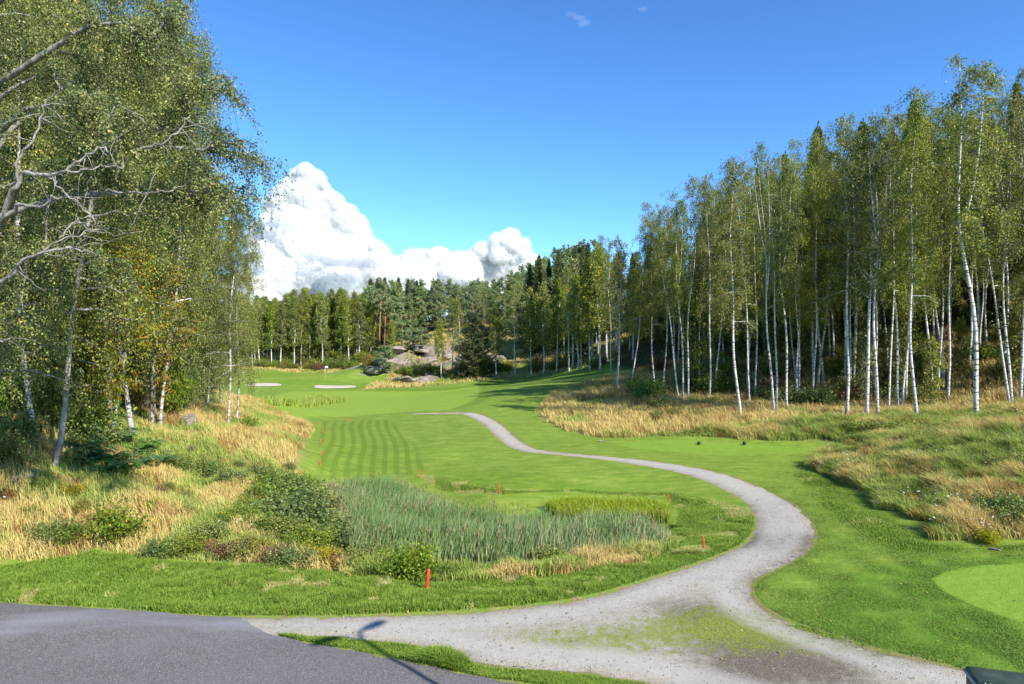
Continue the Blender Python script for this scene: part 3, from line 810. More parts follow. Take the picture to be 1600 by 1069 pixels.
# young undergrowth trees
for i in range(3):
    proto('ub%d' % i, 'young_birch', grow(180 + i, 7, .05, .12, 26, 1.5, (25, 60), .4, 7, .8, .8, 18, .18, .8, lean=.04, wob=.12, yellow=.2, twr=.008, clump=.14), B_GREY, L_BIRCH)
# near trees of the left wood
for i in range(5):
    proto('lb%d' % i, 'birch_tree', grow(200 + i, 15, .085, .22, 46, 2.9, (5, 60), .45, 14, 1.3, 1.05, 74, .068, .75, lean=.03, wob=.22, yellow=.15, twr=.009, clump=.13, bare=.05), B_LEFT, L_BIRCH2)
proto('rowan', 'rowan_tree', grow(230, 6.5, .09, .22, 30, 2.0, (15, 60), .25, 9, .8, .3, 28, .13, .45, lean=.05, wob=.15, clump=.13), B_GREY, L_ROWAN)
for i in range(3):
    proto('sp%d' % i, 'spruce_tree', spruce(300 + i, 20, 3.2 + .3 * i), B_DARK, L_SPRUCE)
proto('sps', 'spruce_tree', spruce(310, 11, 3.0, .28, 1.2, .03, .28), B_DARK, L_SPRUCE)
for i in range(3):
    proto('pi%d' % i, 'pine_tree', pine(320 + i, 14, .14, 2.6, 40, .42, 22), B_PINE, L_PINE)
proto('pib', 'pine_tree', pine(330, 6, .06, 2.2, 26, .36, 26), B_PINE, L_PINE)
proto('pit', 'pine_tree', pine(331, 14, .62, 1.9, 16, .42, 22), B_PINE, L_PINE)
for i in range(3):
    proto('sh%d' % i, 'leafy_shrub', shrub(400 + i, 1.0, 1.1, 2600, .10), B_DARK, L_SHRUB)
proto('shy', 'yellow_shrub', shrub(410, .9, 1.0, 2000, .10), B_DARK, L_YELLOW)
proto('shb', 'brown_shrub', shrub(411, .9, .8, 1800, .09), B_DARK, L_BROWN)
proto('jun', 'juniper_shrub', shrub(412, .9, 2.4, 4200, .12, 22, .25, 1.8), B_DARK, L_SHRUB)
proto('fern', 'fern', fern(420), B_DARK, L_FERN)
proto('fern1', 'fern', fern(421, 9, .9), B_DARK, L_FERN)


def plant(key, x, y, label, cat, group=None, s=1.0, rz=None, tilt=(0, 0), z=None, parts=None, sxy=None, crown=None):
    kind, wm, cm = PR[key]
    t = thing(kind, label, cat, (x, y, h1(x, y) if z is None else z), 0, group)
    t.rotation_euler = (tilt[0], tilt[1], rng.uniform(0, 6.28) if rz is None else rz)
    sx = s if sxy is None else sxy
    t.scale = (sx, sx, s)
    obj('trunk' if 'shrub' not in kind and kind != 'fern' else 'stems', wm, t)
    c = obj('crown' if 'shrub' not in kind and kind != 'fern' else 'foliage', cm, t)
    return t


def top_scale(key_h, x, y, vtop):
    """scale so that a tree of proto height key_h standing at x, y reaches photograph row vtop"""
    return (Wz(vtop, y) - h1(x, y)) / key_h
# ---------------------------------------------------------------- the woods
print('woods')
def uY(u, Y): return Wx(u, Y), Y

# right wood: the birches one can point at (foot u, foot v, u of the stem at row 400, top row, proto, label)
RIGHT = [
 (955, 590, 950, 372, 'rb1', 1.0, 'slim dark-stemmed birch at the far left end of the right-hand wood'),
 (965, 612, 968, 376, 'ab0', 1.0, 'nearly leafless birch alone at the left tip of the right-hand wood'),
 (986, 613, 1000, 340, 'rb0', 1.0, 'right-leaning white birch next to the nearly leafless one at the tip of the wood'),
 (1023, 612, 1020, 335, 'rb3', 1.0, 'thin upright birch between the right-leaning birch and the steep left-leaning pair of stems'),
 (1036, 612, 1040, 326, 'rb4', 1.0, 'thin grey-stemmed birch just left of the steep left-leaning white stem'),
 (1060, 626, 1034, 318, 'rb1', 1.0, 'bright white birch stem leaning steeply left at the edge of the rough grass'),
 (1068, 628, 1062, 300, 'rb2', 1.0, 'white birch rising just right of the foot of the steeply left-leaning stem'),
 (1075, 624, 1078, 290, 'rb5', 1.0, 'white birch with two upper stems, third in the tight clump behind the rough grass'),
 (1108, 624, 1103, 272, 'rb6', 1.0, 'slender birch left of the thick birch that stands farthest forward in the middle'),
 (1117, 618, 1122, 282, 'rb0', .9, 'thin curving birch set back just left of the thick forward birch'),
 (1158, 655, 1146, 255, 'rb3', 1.25, 'thick black-and-white birch standing farthest forward at the left half of the wood'),
 (1171, 634, 1163, 262, 'rb1', .9, 'slim birch directly right of the thick forward birch of the left half'),
 (1180, 628, 1175, 268, 'rb4', .9, 'slim birch set back, second to the right of the thick forward birch'),
 (1209, 646, 1194, 240, 'rb5', 1.0, 'left stem of two birches rising side by side from tall straw-coloured grass'),
 (1213, 644, 1203, 246, 'rb6', .9, 'right stem of two birches rising side by side from tall straw-coloured grass'),
 (1229, 640, 1227, 244, 'rb2', 1.1, 'straight white birch right of the side-by-side pair in the straw-coloured grass'),
 (1245, 616, 1236, 250, 'rb0', 1.0, 'white birch bending left with its foot deep in the brown grass'),
 (1271, 607, 1268, 222, 'rb1', 1.0, 'grey-white birch standing in shade in front of the darkest gap'),
 (1288, 604, 1279, 215, 'rb3', 1.0, 'birch bending left whose foot is farthest back, beside the darkest gap'),
 (1322, 650, 1316, 180, 'rb6', 1.2, 'strong straight white birch at the right end of the tallest straw-coloured grass'),
 (1334, 626, 1330, 196, 'rb4', .9, 'slim birch standing close behind the strong straight birch'),
 (1354, 654, 1358, 200, 'ab1', .9, 'pale pinkish thin stem between two strong straight birches'),
 (1371, 654, 1368, 205, 'rb5', 1.15, 'strong blue-white birch above the leafy green shrubs'),
 (1388, 650, 1400, 190, 'rb1', .8, 'thin pale stem leaning strongly to the right above the leafy shrubs'),
 (1402, 642, 1399, 160, 'rb2', .9, 'slim white birch just right of the right-leaning thin stem'),
 (1410, 640, 1416, 165, 'rb0', .9, 'slim birch, second to the right of the right-leaning thin stem'),
 (1433, 655, 1427, 150, 'rb3', 1.1, 'pale brown-white birch with a bare side branch left of the broad dark opening'),
 (1466, 620, 1466, 175, 'rb4', .9, 'brownish thin trunk at the left of the broad dark opening'),
 (1480, 626, 1478, 160, 'rb6', 1.0, 'grey birch standing in the broad dark opening'),
 (1526, 664, 1518, 84, 'rb2', 1.45, 'tallest and thickest birch, its airy grey top rising above all others at the right'),
 (1578, 640, 1548, 185, 'rb1', .95, 'left stem of the V of two birches near the right border'),
 (1581, 638, 1568, 170, 'rb5', 1.0, 'right stem of the V of two birches near the right border'),
 (1612, 640, 1594, 150, 'rb0', 1.1, 'birch whose stem shows only high up at the right border'),
]
for (u, v, u4, vt, key, th, lab) in RIGHT:
    x, y = P(u, v)
    zt = Wz(400, y) - h1(x, y)
    dx = (u4 - u) / F * y
    tl = math.atan2(dx, zt)
    Hk = 16 if key.startswith('ab') else 20
    s = top_scale(Hk, x, y, vt)
    plant(key, x, y, lab, 'birch', 'birches along the edge of the right-hand wood', s=s, sxy=s * .8 * th, rz=rng.uniform(0, 6.28), tilt=(0, 0)).rotation_euler = Matrix.Rotation(tl, 4, 'Y').to_euler()

def skyline(u):
    return float(np.interp(u, [420, 470, 560, 575, 650, 700, 760, 820, 850, 895, 930, 960, 985, 1010, 1035, 1060, 1100, 1135, 1185, 1215, 1245, 1275, 1310, 1335, 1365, 1400, 1430, 1470, 1495, 1555, 1590, 1700, 1900],
                              [460, 452, 462, 440, 436, 432, 436, 412, 398, 384, 372, 372, 372, 345, 335, 322, 278, 258, 262, 240, 245, 210, 215, 185, 205, 185, 155, 180, 150, 185, 115, 90, 60]))

def scatter(poly, n, rs, mind=1.5):
    poly = np.asarray(poly, float); lo = poly.min(0); hi = poly.max(0); out = []
    tries = 0
    while len(out) < n and tries < n * 60:
        tries += 1
        p = rs.uniform(lo, hi)
        if sdf(poly, p[:1], p[1:])[0] < 0: continue
        if out and min((p[0] - q[0]) ** 2 + (p[1] - q[1]) ** 2 for q in out) < mind * mind: continue
        out.append(p)
    return out

rs = np.random.default_rng(5)
IN_R = [(14, 66), (15, 56), (20, 53), (26, 50), (31, 45), (36, 40), (44, 34), (56, 40), (58, 62), (36, 80), (20, 80)]
n_ = 0
for p in scatter(IN_R, 130, rs, 1.3):
    u = 800 + p[0] / p[1] * F
    if u > 1720: continue
    key = 'rb%d' % rs.integers(0, 7)
    s = top_scale(20, p[0], p[1], skyline(u) + rs.uniform(5, 90))
    s = max(.5, min(1.35, s))
    plant(key, p[0], p[1], 'slender pale birch stem deeper inside the right-hand wood, behind its front row', 'birch', 'birches inside the right-hand wood', s=s, sxy=s * .85, tilt=(rs.normal(0, .03), rs.normal(0, .03)))
# spruces closing the wood from behind; the ones whose tops stand out carry their own words
SPR = [(1185, 68, 258, 'dark spruce tip between birch crowns, leftmost of the spruces over the tall birches'), (1275, 66, 190, 'tall pointed spruce rising clear above the birches near the middle of the right-hand wood'),
       (1395, 64, 200, 'dark spruce showing between the two ragged birch tops right of the tallest clear spruce'), (1430, 62, 150, 'ragged olive spruce top just left of the tallest airy birch'), (1548, 62, 178, 'dark spruce tip just right of the tallest airy birch'), (1590, 58, 125, 'dark spruce cut by the right border high up'),
       (1225, 67, 236, 'slim dark spruce tip between the left spruce and the tallest clear spruce'), (1350, 64, 182, 'dark spruce tip between the tallest clear spruce and the two ragged tops'), (828, 128, 408, 'leftmost of the dark pointed spruces standing against the cloud end'), (842, 126, 396, 'second dark spruce from the left in the far group of pointed tops'), (873, 122, 388, 'broad dark spruce in the middle of the far group of pointed tops'),
       (897, 120, 385, 'dark spruce just right of the broad middle one in the far group'), (920, 116, 376, 'tallest dark spruce of the far group of pointed tops'), (910, 124, 388, 'dark spruce standing behind and left of the tallest in the far group'), (858, 130, 402, 'small dark spruce tip between two taller ones of the far group')]
for u, Y, vt, lab in SPR:
    x = Wx(u, Y); s = top_scale(20, x, Y, vt)
    plant('sp%d' % rs.integers(0, 3), x, Y, lab, 'spruce', 'spruces over the woods', s=s, sxy=s * .8)
BACK_R = [(15, 100), (18, 72), (28, 64), (38, 56), (46, 48), (56, 40), (75, 50), (60, 90), (35, 110)]
for p in scatter(BACK_R, 85, rs, 2.6):
    u = 800 + p[0] / p[1] * F
    if u > 1760: continue
    s = top_scale(20, p[0], p[1], skyline(u) + rs.uniform(25, 110)); s = max(.45, min(1.3, s))
    plant('sp%d' % rs.integers(0, 3), p[0], p[1], 'dark spruce filling the depth of the right-hand wood', 'spruce', 'dark spruces behind the right-hand birches', s=s, sxy=s * .85)
for p in scatter(IN_R, 46, rs, 2.0):
    u = 800 + p[0] / p[1] * F
    if u > 1720: continue
    plant('ub%d' % rs.integers(0, 3), p[0], p[1], 'young leafy birch growing under the tall birches of the right-hand wood', 'young tree', 'young birches in the right-hand wood', s=rs.uniform(.6, 1.5))
# slope wood right of the mown slope, and behind the fairway's end
MID = [(5, 112), (8, 100), (13, 92), (16, 84), (26, 90), (26, 120), (10, 130)]
for p in scatter(MID, 34, rs, 2.4):
    u = 800 + p[0] / p[1] * F
    key = rs.choice(['fb0', 'fb1', 'fb2', 'fb3', 'sp0'])
    s = top_scale(20 if key == 'sp0' else 17, p[0], p[1], skyline(u) + rs.uniform(20, 100)); s = max(.45, min(1.3, s))
    plant(key, p[0], p[1], 'tree of the mixed wood where the mown slope ends' if key != 'sp0' else 'dark spruce mixed in where the mown slope ends', 'tree' if key != 'sp0' else 'spruce', 'mixed trees at the end of the mown slope', s=s)
# edge of the far wood, one by one
EDGE = [(707, 590, 470, 'ab0', 'left stem of the pale leafless pair in front of the pines'), (716, 590, 468, 'ab1', 'right stem of the pale leafless pair in front of the pines'),
        (805, 587, 444, 'ab0', 'large airy birch with a bright white stem, standing alone before the far wood'), (755, 588, 462, 'ab1', 'grey thin-leaved birch behind the broad bushy spruce'),
        (775, 588, 480, 'fb1', 'brownish birch between the bushy spruce and the large airy birch'), (830, 586, 452, 'fb2', 'green birch right of the large airy birch'), (850, 585, 440, 'fb0', 'pale crowned birch second to the right of the large airy birch'),
        (870, 583, 436, 'fb3', 'grey green birch in the shade third to the right of the large airy birch'), (889, 581, 425, 'ab1', 'slim bare birch below the broad dark spruce'), (905, 580, 430, 'fb1', 'bright green round tree at the top of the mown slope'),
        (922, 579, 415, 'fb2', 'yellow-green birch at the upper corner of the mown slope'), (938, 578, 385, 'fb0', 'tall green birch at the right end of the far wood'), (690, 592, 500, 'fb3', 'small birch left of the pale leafless pair')]
for u, v, vt, key, lab in EDGE:
    x, y = P(u, v); y = min(y, 125); x = Wx(u, y)
    Hk = 16 if key.startswith('ab') else 17
    s = top_scale(Hk, x, y, vt)
    plant(key, x, y, lab, 'birch', 'trees along the far edge of the fairway', s=s)
x, y = P(746, 588); plant('sps', x, y, 'broad bushy green spruce reaching the ground beside the pale leafless pair', 'spruce', s=top_scale(11, x, y, 490), sxy=1.45)
x, y = P(728, 592); plant('sps', x, y, 'small bushy spruce at the left foot of the broad bushy one', 'spruce', s=.62)
x, y = P(605, 584); plant('pib', x, y, 'low rounded blue-green pine at the foot of the bare rock', 'pine', s=top_scale(6, x, y, 543), sxy=.9)
x = Wx(652, 138); plant('pib', x, 138, 'blue-green pine with spreading branches halfway up the bare rock', 'pine', s=top_scale(6, x, 138, 518), sxy=1.45)
x = Wx(596, 150); plant('pit', x, 150, 'pine with a bright orange bare trunk, left one of two above the rock', 'pine', s=top_scale(14, x, 150, 440))
x = Wx(601, 152); plant('pit', x, 152, 'pine with a grey-orange bare trunk, right one of two above the rock', 'pine', s=top_scale(14, x, 152, 450))
x = Wx(612, 146); plant('ub0', x, 146, 'small yellow-green tree beside the orange pine trunks', 'tree', s=1.0)
# pines on the hill
HILL = [(-33, 160), (-28, 150), (-18, 152), (-8, 147), (-2, 136), (4, 128), (14, 125), (24, 150), (10, 200), (-40, 205), (-38, 175)]
for p in scatter(HILL, 105, rs, 2.6):
    u = 800 + p[0] / p[1] * F
    s = top_scale(14, p[0], p[1], skyline(u) + rs.uniform(2, 30)); s = max(.6, min(1.25, s))
    plant('pi%d' % rs.integers(0, 3), p[0], p[1], 'blue-green pine on the wooded hill behind the bare rock', 'pine', 'pines on the hill', s=s, sxy=s * rs.uniform(.9, 1.15))
for u, Y, vt in [(578, 172, 433), (590, 175, 434), (602, 174, 432), (622, 172, 432), (637, 176, 434), (651, 172, 437)]:
    x = Wx(u, Y); s = top_scale(20, x, Y, vt)
    plant('sp%d' % rs.integers(0, 3), x, Y, 'brownish spruce at the left end of the hill skyline', 'spruce', 'brown-tipped spruces on the hill skyline', s=max(.5, s), sxy=max(.5, s) * 1.1)
# far birch row left of the hill
for i in range(54):
    u = 405 + (i % 27) * 6.6 + rs.normal(0, 2); Y = 152 + (i // 27) * 7 + rs.uniform(-3, 4)
    x = Wx(u, Y); s = top_scale(17, x, Y, np.interp(u, [400, 440, 470, 500, 530, 560, 580], [466, 462, 452, 458, 450, 458, 470]) + rs.uniform(-3, 14))
    plant('fb%d' % rs.integers(0, 4), x, Y, 'slender birch in the row behind the far green', 'birch', 'birches behind the far green', s=max(.5, s), sxy=.9)
for i in range(26):
    u = 300 + i * 4.3; Y = 150 + rs.uniform(-5, 10); x = Wx(u, Y)
    plant('fb%d' % rs.integers(0, 4), x, Y, 'far birch seen between the trunks of the left-hand wood', 'birch', 'far birches behind the left-hand wood', s=max(.5, top_scale(17, x, Y, 470 + rs.uniform(-10, 20))))
# bushes at the foot of the far woods
for i in range(80):
    u = rs.uniform(300, 575); Y = rs.uniform(152, 168); x = Wx(u, Y)
    plant('ub%d' % (i % 3), x, Y, 'young tree filling the gaps between the far birches', 'young tree', 'young trees below the far birches', s=rs.uniform(.55, 1.0), sxy=rs.uniform(1.2, 1.9))
for i in range(60):
    u = rs.uniform(330, 575); Y = rs.uniform(147, 153); x = Wx(u, Y)
    plant(rs.choice(['shb', 'shy', 'sh0', 'sh1']), x, Y, 'autumn-coloured bush in the rough below the far birches', 'bush', 'bushes below the far birches', s=rs.uniform(1.0, 2.4))
for i in range(46):
    u = rs.uniform(575, 950)
    x, y = P(u, float(np.interp(u, [575, 620, 700, 750, 850, 950], [580, 585, 592, 588, 580, 573])) + rs.uniform(-14, 2))
    if y > 160: continue
    plant(rs.choice(['shb', 'shy', 'sh0', 'sh1', 'sh2']), x, y, 'low bush on the rough bank at the edge of the far wood', 'bush', 'bushes along the far wood', s=rs.uniform(.8, 2.0))
# ---------------------------------------------------------------- left wood
print('left wood')
LEFT = [
 (85, 728, 120, 540, -120, 'lb0', 'grey', 1.0, 'leaning grey-barked birch standing farthest forward at the left, above the pale rocks'),
 (208, 683, 198, 540, 20, 'lb1', 'grey2', 1.1, 'thick rough-barked birch left of the thin bright one, its foot in yellow grass'),
 (250, 668, 262, 500, 60, 'lb2', 'birch', .8, 'thin bright white birch standing alone at the top of the straw-coloured bank'),
 (357, 666, 368, 470, 318, 'lb3', 'birch', 1.0, 'double-stemmed birch at the right end of the left-hand wood, drooping over the green'),
]
for (u, v, u4, v4, vt, key, bark, th, lab) in LEFT:
    x, y = P(u, v)
    zt = Wz(v4, y) - h1(x, y); tl = math.atan2((u4 - u) / F * y, zt)
    s = top_scale(15, x, y, vt)
    t = plant(key, x, y, lab, 'birch', 'birches along the front of the left-hand wood', s=s, sxy=s * .85 * th)
    t.rotation_euler = (Matrix.Rotation(tl * .8, 4, 'Y') @ Matrix.Rotation(rng.uniform(0, 6.28), 4, 'Z')).to_euler()
    if bark == 'grey':
        tk = [c_ for c_ in t.children if c_.name.startswith('trunk')][0]; me = tk.data.copy(); me.materials.clear(); me.materials.append(B_GREY); tk.data = me
x, y = P(359, 664)
plant('lb4', x + .25, y + .3, 'second, darker stem of the drooping pair at the right end of the left-hand wood', 'birch', 'birches along the front of the left-hand wood', s=top_scale(15, x, y, 345), sxy=.62)
FILL = [(20, 25, -40), (55, 23, -60), (120, 28, -80), (150, 32, -40), (175, 27.5, 20), (230, 33, -30), (270, 34, 40), (292, 36, 170), (325, 41, 290), (345, 43, 330), (312, 46, 260), (275, 40, 150), (205, 38, -20), (240, 44, 60),
        (90, 36, -60), (40, 33, -60), (0, 30, -80), (-40, 25, -90), (-30, 36, -60), (165, 45, 0), (120, 46, 0), (70, 46, -20), (20, 44, -20), (265, 50, 180), (215, 52, 120), (180, 55, 100), (130, 56, 80), (80, 58, 60), (10, 56, 40), (-60, 48, 0), (-90, 34, -40)]
for i, (u, Y, vt) in enumerate(FILL):
    x = Wx(u, Y)
    s = top_scale(15, x, Y, vt)
    t = plant('lb%d' % (i % 5), x, Y, 'birch among the crowded trunks inside the left-hand wood', 'birch', 'birches inside the left-hand wood', s=s, sxy=s * .85, tilt=(rs.normal(0, .04), rs.normal(0, .04)))
for u, Y, s, lab in [(165, 26, 1.15, 'rowan turning orange between the leaning birch and the rough-barked one'), (232, 30, 1.15, 'rowan with orange and yellow leaves behind the thin bright birch'), (130, 31, 1.05, 'rust-coloured rowan deeper in the wood behind the leaning birch'), (190, 35, 1.3, 'tall yellowing rowan behind the thick rough-barked birch')]:
    x = Wx(u, Y); plant('rowan', x, Y, lab, 'rowan', 'rowans in the left-hand wood', s=s)
for i, (u, Y) in enumerate([(12, 27), (45, 29), (15, 36), (70, 38), (105, 40), (145, 38), (225, 42), (260, 45), (180, 48), (-20, 44), (300, 52), (-60, 30)]):
    x = Wx(u, Y); plant('sp%d' % (i % 3), x, Y, 'dark spruce in the depth of the left-hand wood', 'spruce', 'spruces inside the left-hand wood', s=rs.uniform(.5, .75))
for i, (u, Y) in enumerate([(30, 24), (140, 29), (100, 26), (180, 31), (215, 33), (275, 36), (290, 39), (240, 36), (60, 30), (0, 24), (305, 42), (120, 34), (160, 36), (200, 40), (330, 47), (250, 52)]):
    x = Wx(u, Y); plant('ub%d' % (i % 3), x, Y, 'young leafy birch under the crowns of the left-hand wood', 'young tree', 'young birches in the left-hand wood', s=rs.uniform(.5, 1.0))
# bare crooked limbs in front of the foliage
# the big tree outside the left border whose limbs reach into the picture
bx, by = Wx(-75, 17.0), 17.0
bz = h1(bx, by)
def L3(*pts): return np.array([(Wx(u, Y) - bx, Y - by, Wz(v, Y) - bz) for u, v, Y in pts])
LIMBS = [(L3((-75, 430, 17), (0, 348, 16.6), (35, 272, 16.3), (95, 272, 16), (150, 235, 15.8), (235, 200, 15.6), (290, 178, 15.4)), .09),
         (L3((-75, 400, 17), (0, 340, 16.2), (50, 322, 16), (100, 306, 15.8), (200, 302, 15.6), (270, 298, 15.5), (330, 300, 15.3), (365, 325, 15.2)), .085),
         (L3((-75, 520, 17), (0, 447, 16), (40, 405, 15.7), (82, 390, 15.5), (125, 388, 15.4)), .08),
         (L3((-75, 560, 17), (-30, 540, 16.5), (13, 527, 16)), .06),
         (L3((235, 200, 15.6), (275, 205, 15.4), (300, 165, 15.3), (330, 125, 15.2), (350, 118, 15)), .05),
         (L3((-75, 180, 17), (60, 90, 16.6), (140, 40, 16.2), (200, 35, 15.8), (250, 60, 15.6)), .09),
         (L3((150, 235, 15.8), (240, 228, 15.6), (320, 235, 15.4), (350, 222, 15.3), (372, 225, 15.1)), .055),
         (L3((-75, 80, 17), (20, -20, 16.8), (120, -60, 16.5), (180, -50, 16.2)), .08),
         (L3((-75, 330, 17), (20, 200, 17.5), (110, 130, 17.8), (210, 110, 18), (265, 105, 18)), .08),
         (L3((-75, 270, 17), (40, 170, 16), (120, 160, 15), (190, 170, 14.6)), .07)]
BARE = [(L3((-75, 470, 16), (0, 350, 14.2), (18, 300, 13.9), (40, 268, 13.8), (75, 275, 13.7), (98, 270, 13.6), (120, 255, 13.6), (150, 232, 13.6), (175, 236, 13.7)), .075),
        (L3((0, 350, 14.2), (30, 322, 14), (60, 325, 13.9), (85, 312, 13.8), (105, 306, 13.8), (125, 312, 13.9)), .055),
        (L3((98, 270, 13.6), (140, 262, 13.6), (200, 258, 13.8)), .03), (L3((30, 290, 13.9), (25, 250, 13.8), (55, 215, 13.8), (70, 160, 13.9), (105, 165, 14)), .04),
        (L3((-75, 520, 16), (0, 447, 14), (20, 425, 13.8), (40, 405, 13.7), (82, 392, 13.6), (108, 385, 13.6), (133, 392, 13.6)), .06), (L3((60, 398, 13.7), (95, 372, 13.7), (125, 370, 13.8), (150, 350, 13.9)), .025),
        (L3((-75, 590, 16), (0, 535, 14), (14, 527, 13.9)), .05), (L3((200, 235, 14.5), (245, 228, 14.4), (275, 210, 14.3), (292, 182, 14.3)), .035), (L3((160, 300, 14.5), (220, 302, 14.4), (270, 298, 14.3)), .03),
        (L3((95, 372, 13.7), (115, 345, 13.8), (150, 335, 14)), .02), (L3((75, 275, 13.7), (100, 300, 13.7), (140, 330, 13.8), (150, 345, 13.9)), .02)]
data = grow(555, 16.5, .30, .30, 44, 3.9, (5, 55), .35, 22, .95, .85, 84, .052, .75, lean=.0, wob=.15, limbs=LIMBS, yellow=.2, twr=.008, clump=.07, bare=.22, zmin=2.6)
rsb = np.random.default_rng(77)
for pl, lr in BARE:
    m_ = len(pl); t_ = np.linspace(0, m_ - 1, m_ * 4); P_ = np.stack([np.interp(t_, np.arange(m_), pl[:, k_]) for k_ in range(3)], 1)
    P_ += rsb.normal(0, .025, P_.shape); data[0].tube(P_, lr * .68 * (1 - .75 * np.linspace(0, 1, len(P_))) + .004, 7)
    for _ in range(int(m_ * 1.6)):
        i = rsb.integers(len(P_) // 3, len(P_)); d = rsb.normal(0, 1, 3); d[1] *= .4; d[0] += .6; d /= np.linalg.norm(d); q_ = np.linspace(0, 1, 6)[:, None]
        b_ = P_[i] + d * rsb.uniform(.25, .9) * q_ + rsb.normal(0, .03, (6, 3)) * q_
        data[0].tube(b_, .011 * (1 - .8 * q_[:, 0]), 4)
proto('big', 'birch_tree', data, B_GREY, L_BIRCH2)
plant('big', bx, by, 'big old birch at the left border sending pale crooked limbs into the view', 'birch', z=bz, rz=0)

# ---------------------------------------------------------------- grass, reeds, rough: real blades
print('blades')
def vnoise(x, y, sc, seed=0):
    x = x / sc; y = y / sc
    xi = np.floor(x).astype(np.int64); yi = np.floor(y).astype(np.int64); fx = x - xi; fy = y - yi
    fx = fx * fx * (3 - 2 * fx); fy = fy * fy * (3 - 2 * fy)
    def hsh(a, b):
        n = (a * 374761393 + b * 668265263 + seed * 974634777) & 0xffffffff
        n = ((n ^ (n >> 13)) * 1274126177) & 0xffffffff
        return ((n ^ (n >> 16)) & 0xffff) / 65535.0
    return (hsh(xi, yi) * (1 - fx) + hsh(xi + 1, yi) * fx) * (1 - fy) + (hsh(xi, yi + 1) * (1 - fx) + hsh(xi + 1, yi + 1) * fx) * fy


def seed_pts(poly, n, r, excl=(), dens=None, inset=0.0, view=True, ymax=400, ymin=0):
    poly = np.asarray(poly, float); lo = poly.min(0); hi = poly.max(0)
    lo[1] = max(lo[1], ymin); hi[1] = min(hi[1], ymax)
    out = []; tot = 0
    for _ in range(60):
        p = r.uniform(lo, hi, (n * 2, 2))
        if view: p = p[(np.abs(p[:, 0]) < p[:, 1] * .80 + 1.5)]
        k = sdf(poly, p[:, 0], p[:, 1]) > inset
        p = p[k]
        for e in excl: p = p[sdf(e, p[:, 0], p[:, 1]) < 0.03]
        if dens is not None: p = p[r.uniform(0, 1, len(p)) < dens(p[:, 0], p[:, 1])]
        out.append(p); tot += len(p)
        if tot >= n: break
    return np.concatenate(out)[:n]


def blades(name, P2, h, w, r, mat, rnd=None, lean=.35, dirx=None, cat='grass', label='grass', tilt0=0.0, zoff=0.0):
    n = len(P2)
    z = hgt(P2[:, 0], P2[:, 1]) - .02 + zoff
    a_ = r.uniform(0, 6.28, n); b_ = a_ + r.normal(0, .8, n) + 1.57
    if dirx is not None: b_ = np.where(r.uniform(0, 1, n) < .65, dirx + r.normal(0, .5, n), b_)
    ln = np.abs(r.normal(lean, lean * .6, n)) * h
    c, s = np.cos(a_), np.sin(a_); dx, dy = np.cos(b_) * ln, np.sin(b_) * ln
    X, Y = P2[:, 0], P2[:, 1]
    V = np.stack([np.c_[X - c * w, Y - s * w, z], np.c_[X + c * w, Y + s * w, z],
                  np.c_[X + c * w * .8 + dx * .35, Y + s * w * .8 + dy * .35, z + h * .58], np.c_[X - c * w * .8 + dx * .35, Y - s * w * .8 + dy * .35, z + h * .58],
                  np.c_[X + dx, Y + dy, z + h * (1 - .25 * np.minimum(1, ln / h))]], 1).reshape(-1, 3)
    b = np.arange(n)[:, None] * 5
    Q = b + np.array([[0, 1, 2, 3]]); T = b + np.array([[3, 2, 4]])
    rr = r.uniform(0, 1, n) if rnd is None else np.clip(rnd, 0, 1)
    o = obj(name, mesh(name, V, Q, T, {'rnd': np.concatenate([rr, rr])}, False, [mat]))
    return tag(o, label, cat, kind='stuff')


def blade_mat(name, stops, trans=.35):
    k = M(name); c = k.ramp(k.attr('rnd'), stops)
    return k.pbr(c, .55, None, .25, trans=trans)
G_GREEN = blade_mat('green_blades', [(0, (.075, .15, .014)), (.5, (.19, .30, .035)), (.85, (.37, .45, .075)), (.97, (.5, .42, .17)), (1, (.58, .48, .24))])
G_LAWN = blade_mat('lawn_blades', [(0, (.10, .185, .022)), (.5, (.185, .275, .04)), (.9, (.28, .36, .07)), (1, (.42, .38, .15))])
G_STRAW = blade_mat('straw_blades', [(0, (.20, .29, .05)), (.22, (.42, .44, .10)), (.38, (.52, .44, .15)), (.62, (.54, .41, .13)), (.82, (.62, .48, .19)), (.92, (.34, .15, .04)), (1, (.26, .12, .04))], .25)
G_REED = blade_mat('reed_blades', [(0, (.10, .18, .05)), (.55, (.22, .33, .10)), (.8, (.27, .34, .18)), (.9, (.42, .36, .18)), (1, (.52, .42, .24))], .25)
G_LIME = blade_mat('sedge_blades', [(0, (.22, .32, .018)), (.6, (.38, .48, .03)), (1, (.42, .42, .07))], .4)
G_BROWN = blade_mat('seedhead_brown', [(0, (.16, .10, .05)), (1, (.30, .20, .10))], .05)
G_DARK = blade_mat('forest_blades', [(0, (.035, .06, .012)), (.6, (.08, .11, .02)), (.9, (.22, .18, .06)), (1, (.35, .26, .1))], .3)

r = np.random.default_rng(11)
NO = [GRAVEL, ASPHALT]
front = lambda x, y: (y < 17.9 + .22 * np.maximum(x, 0)) * 1.0
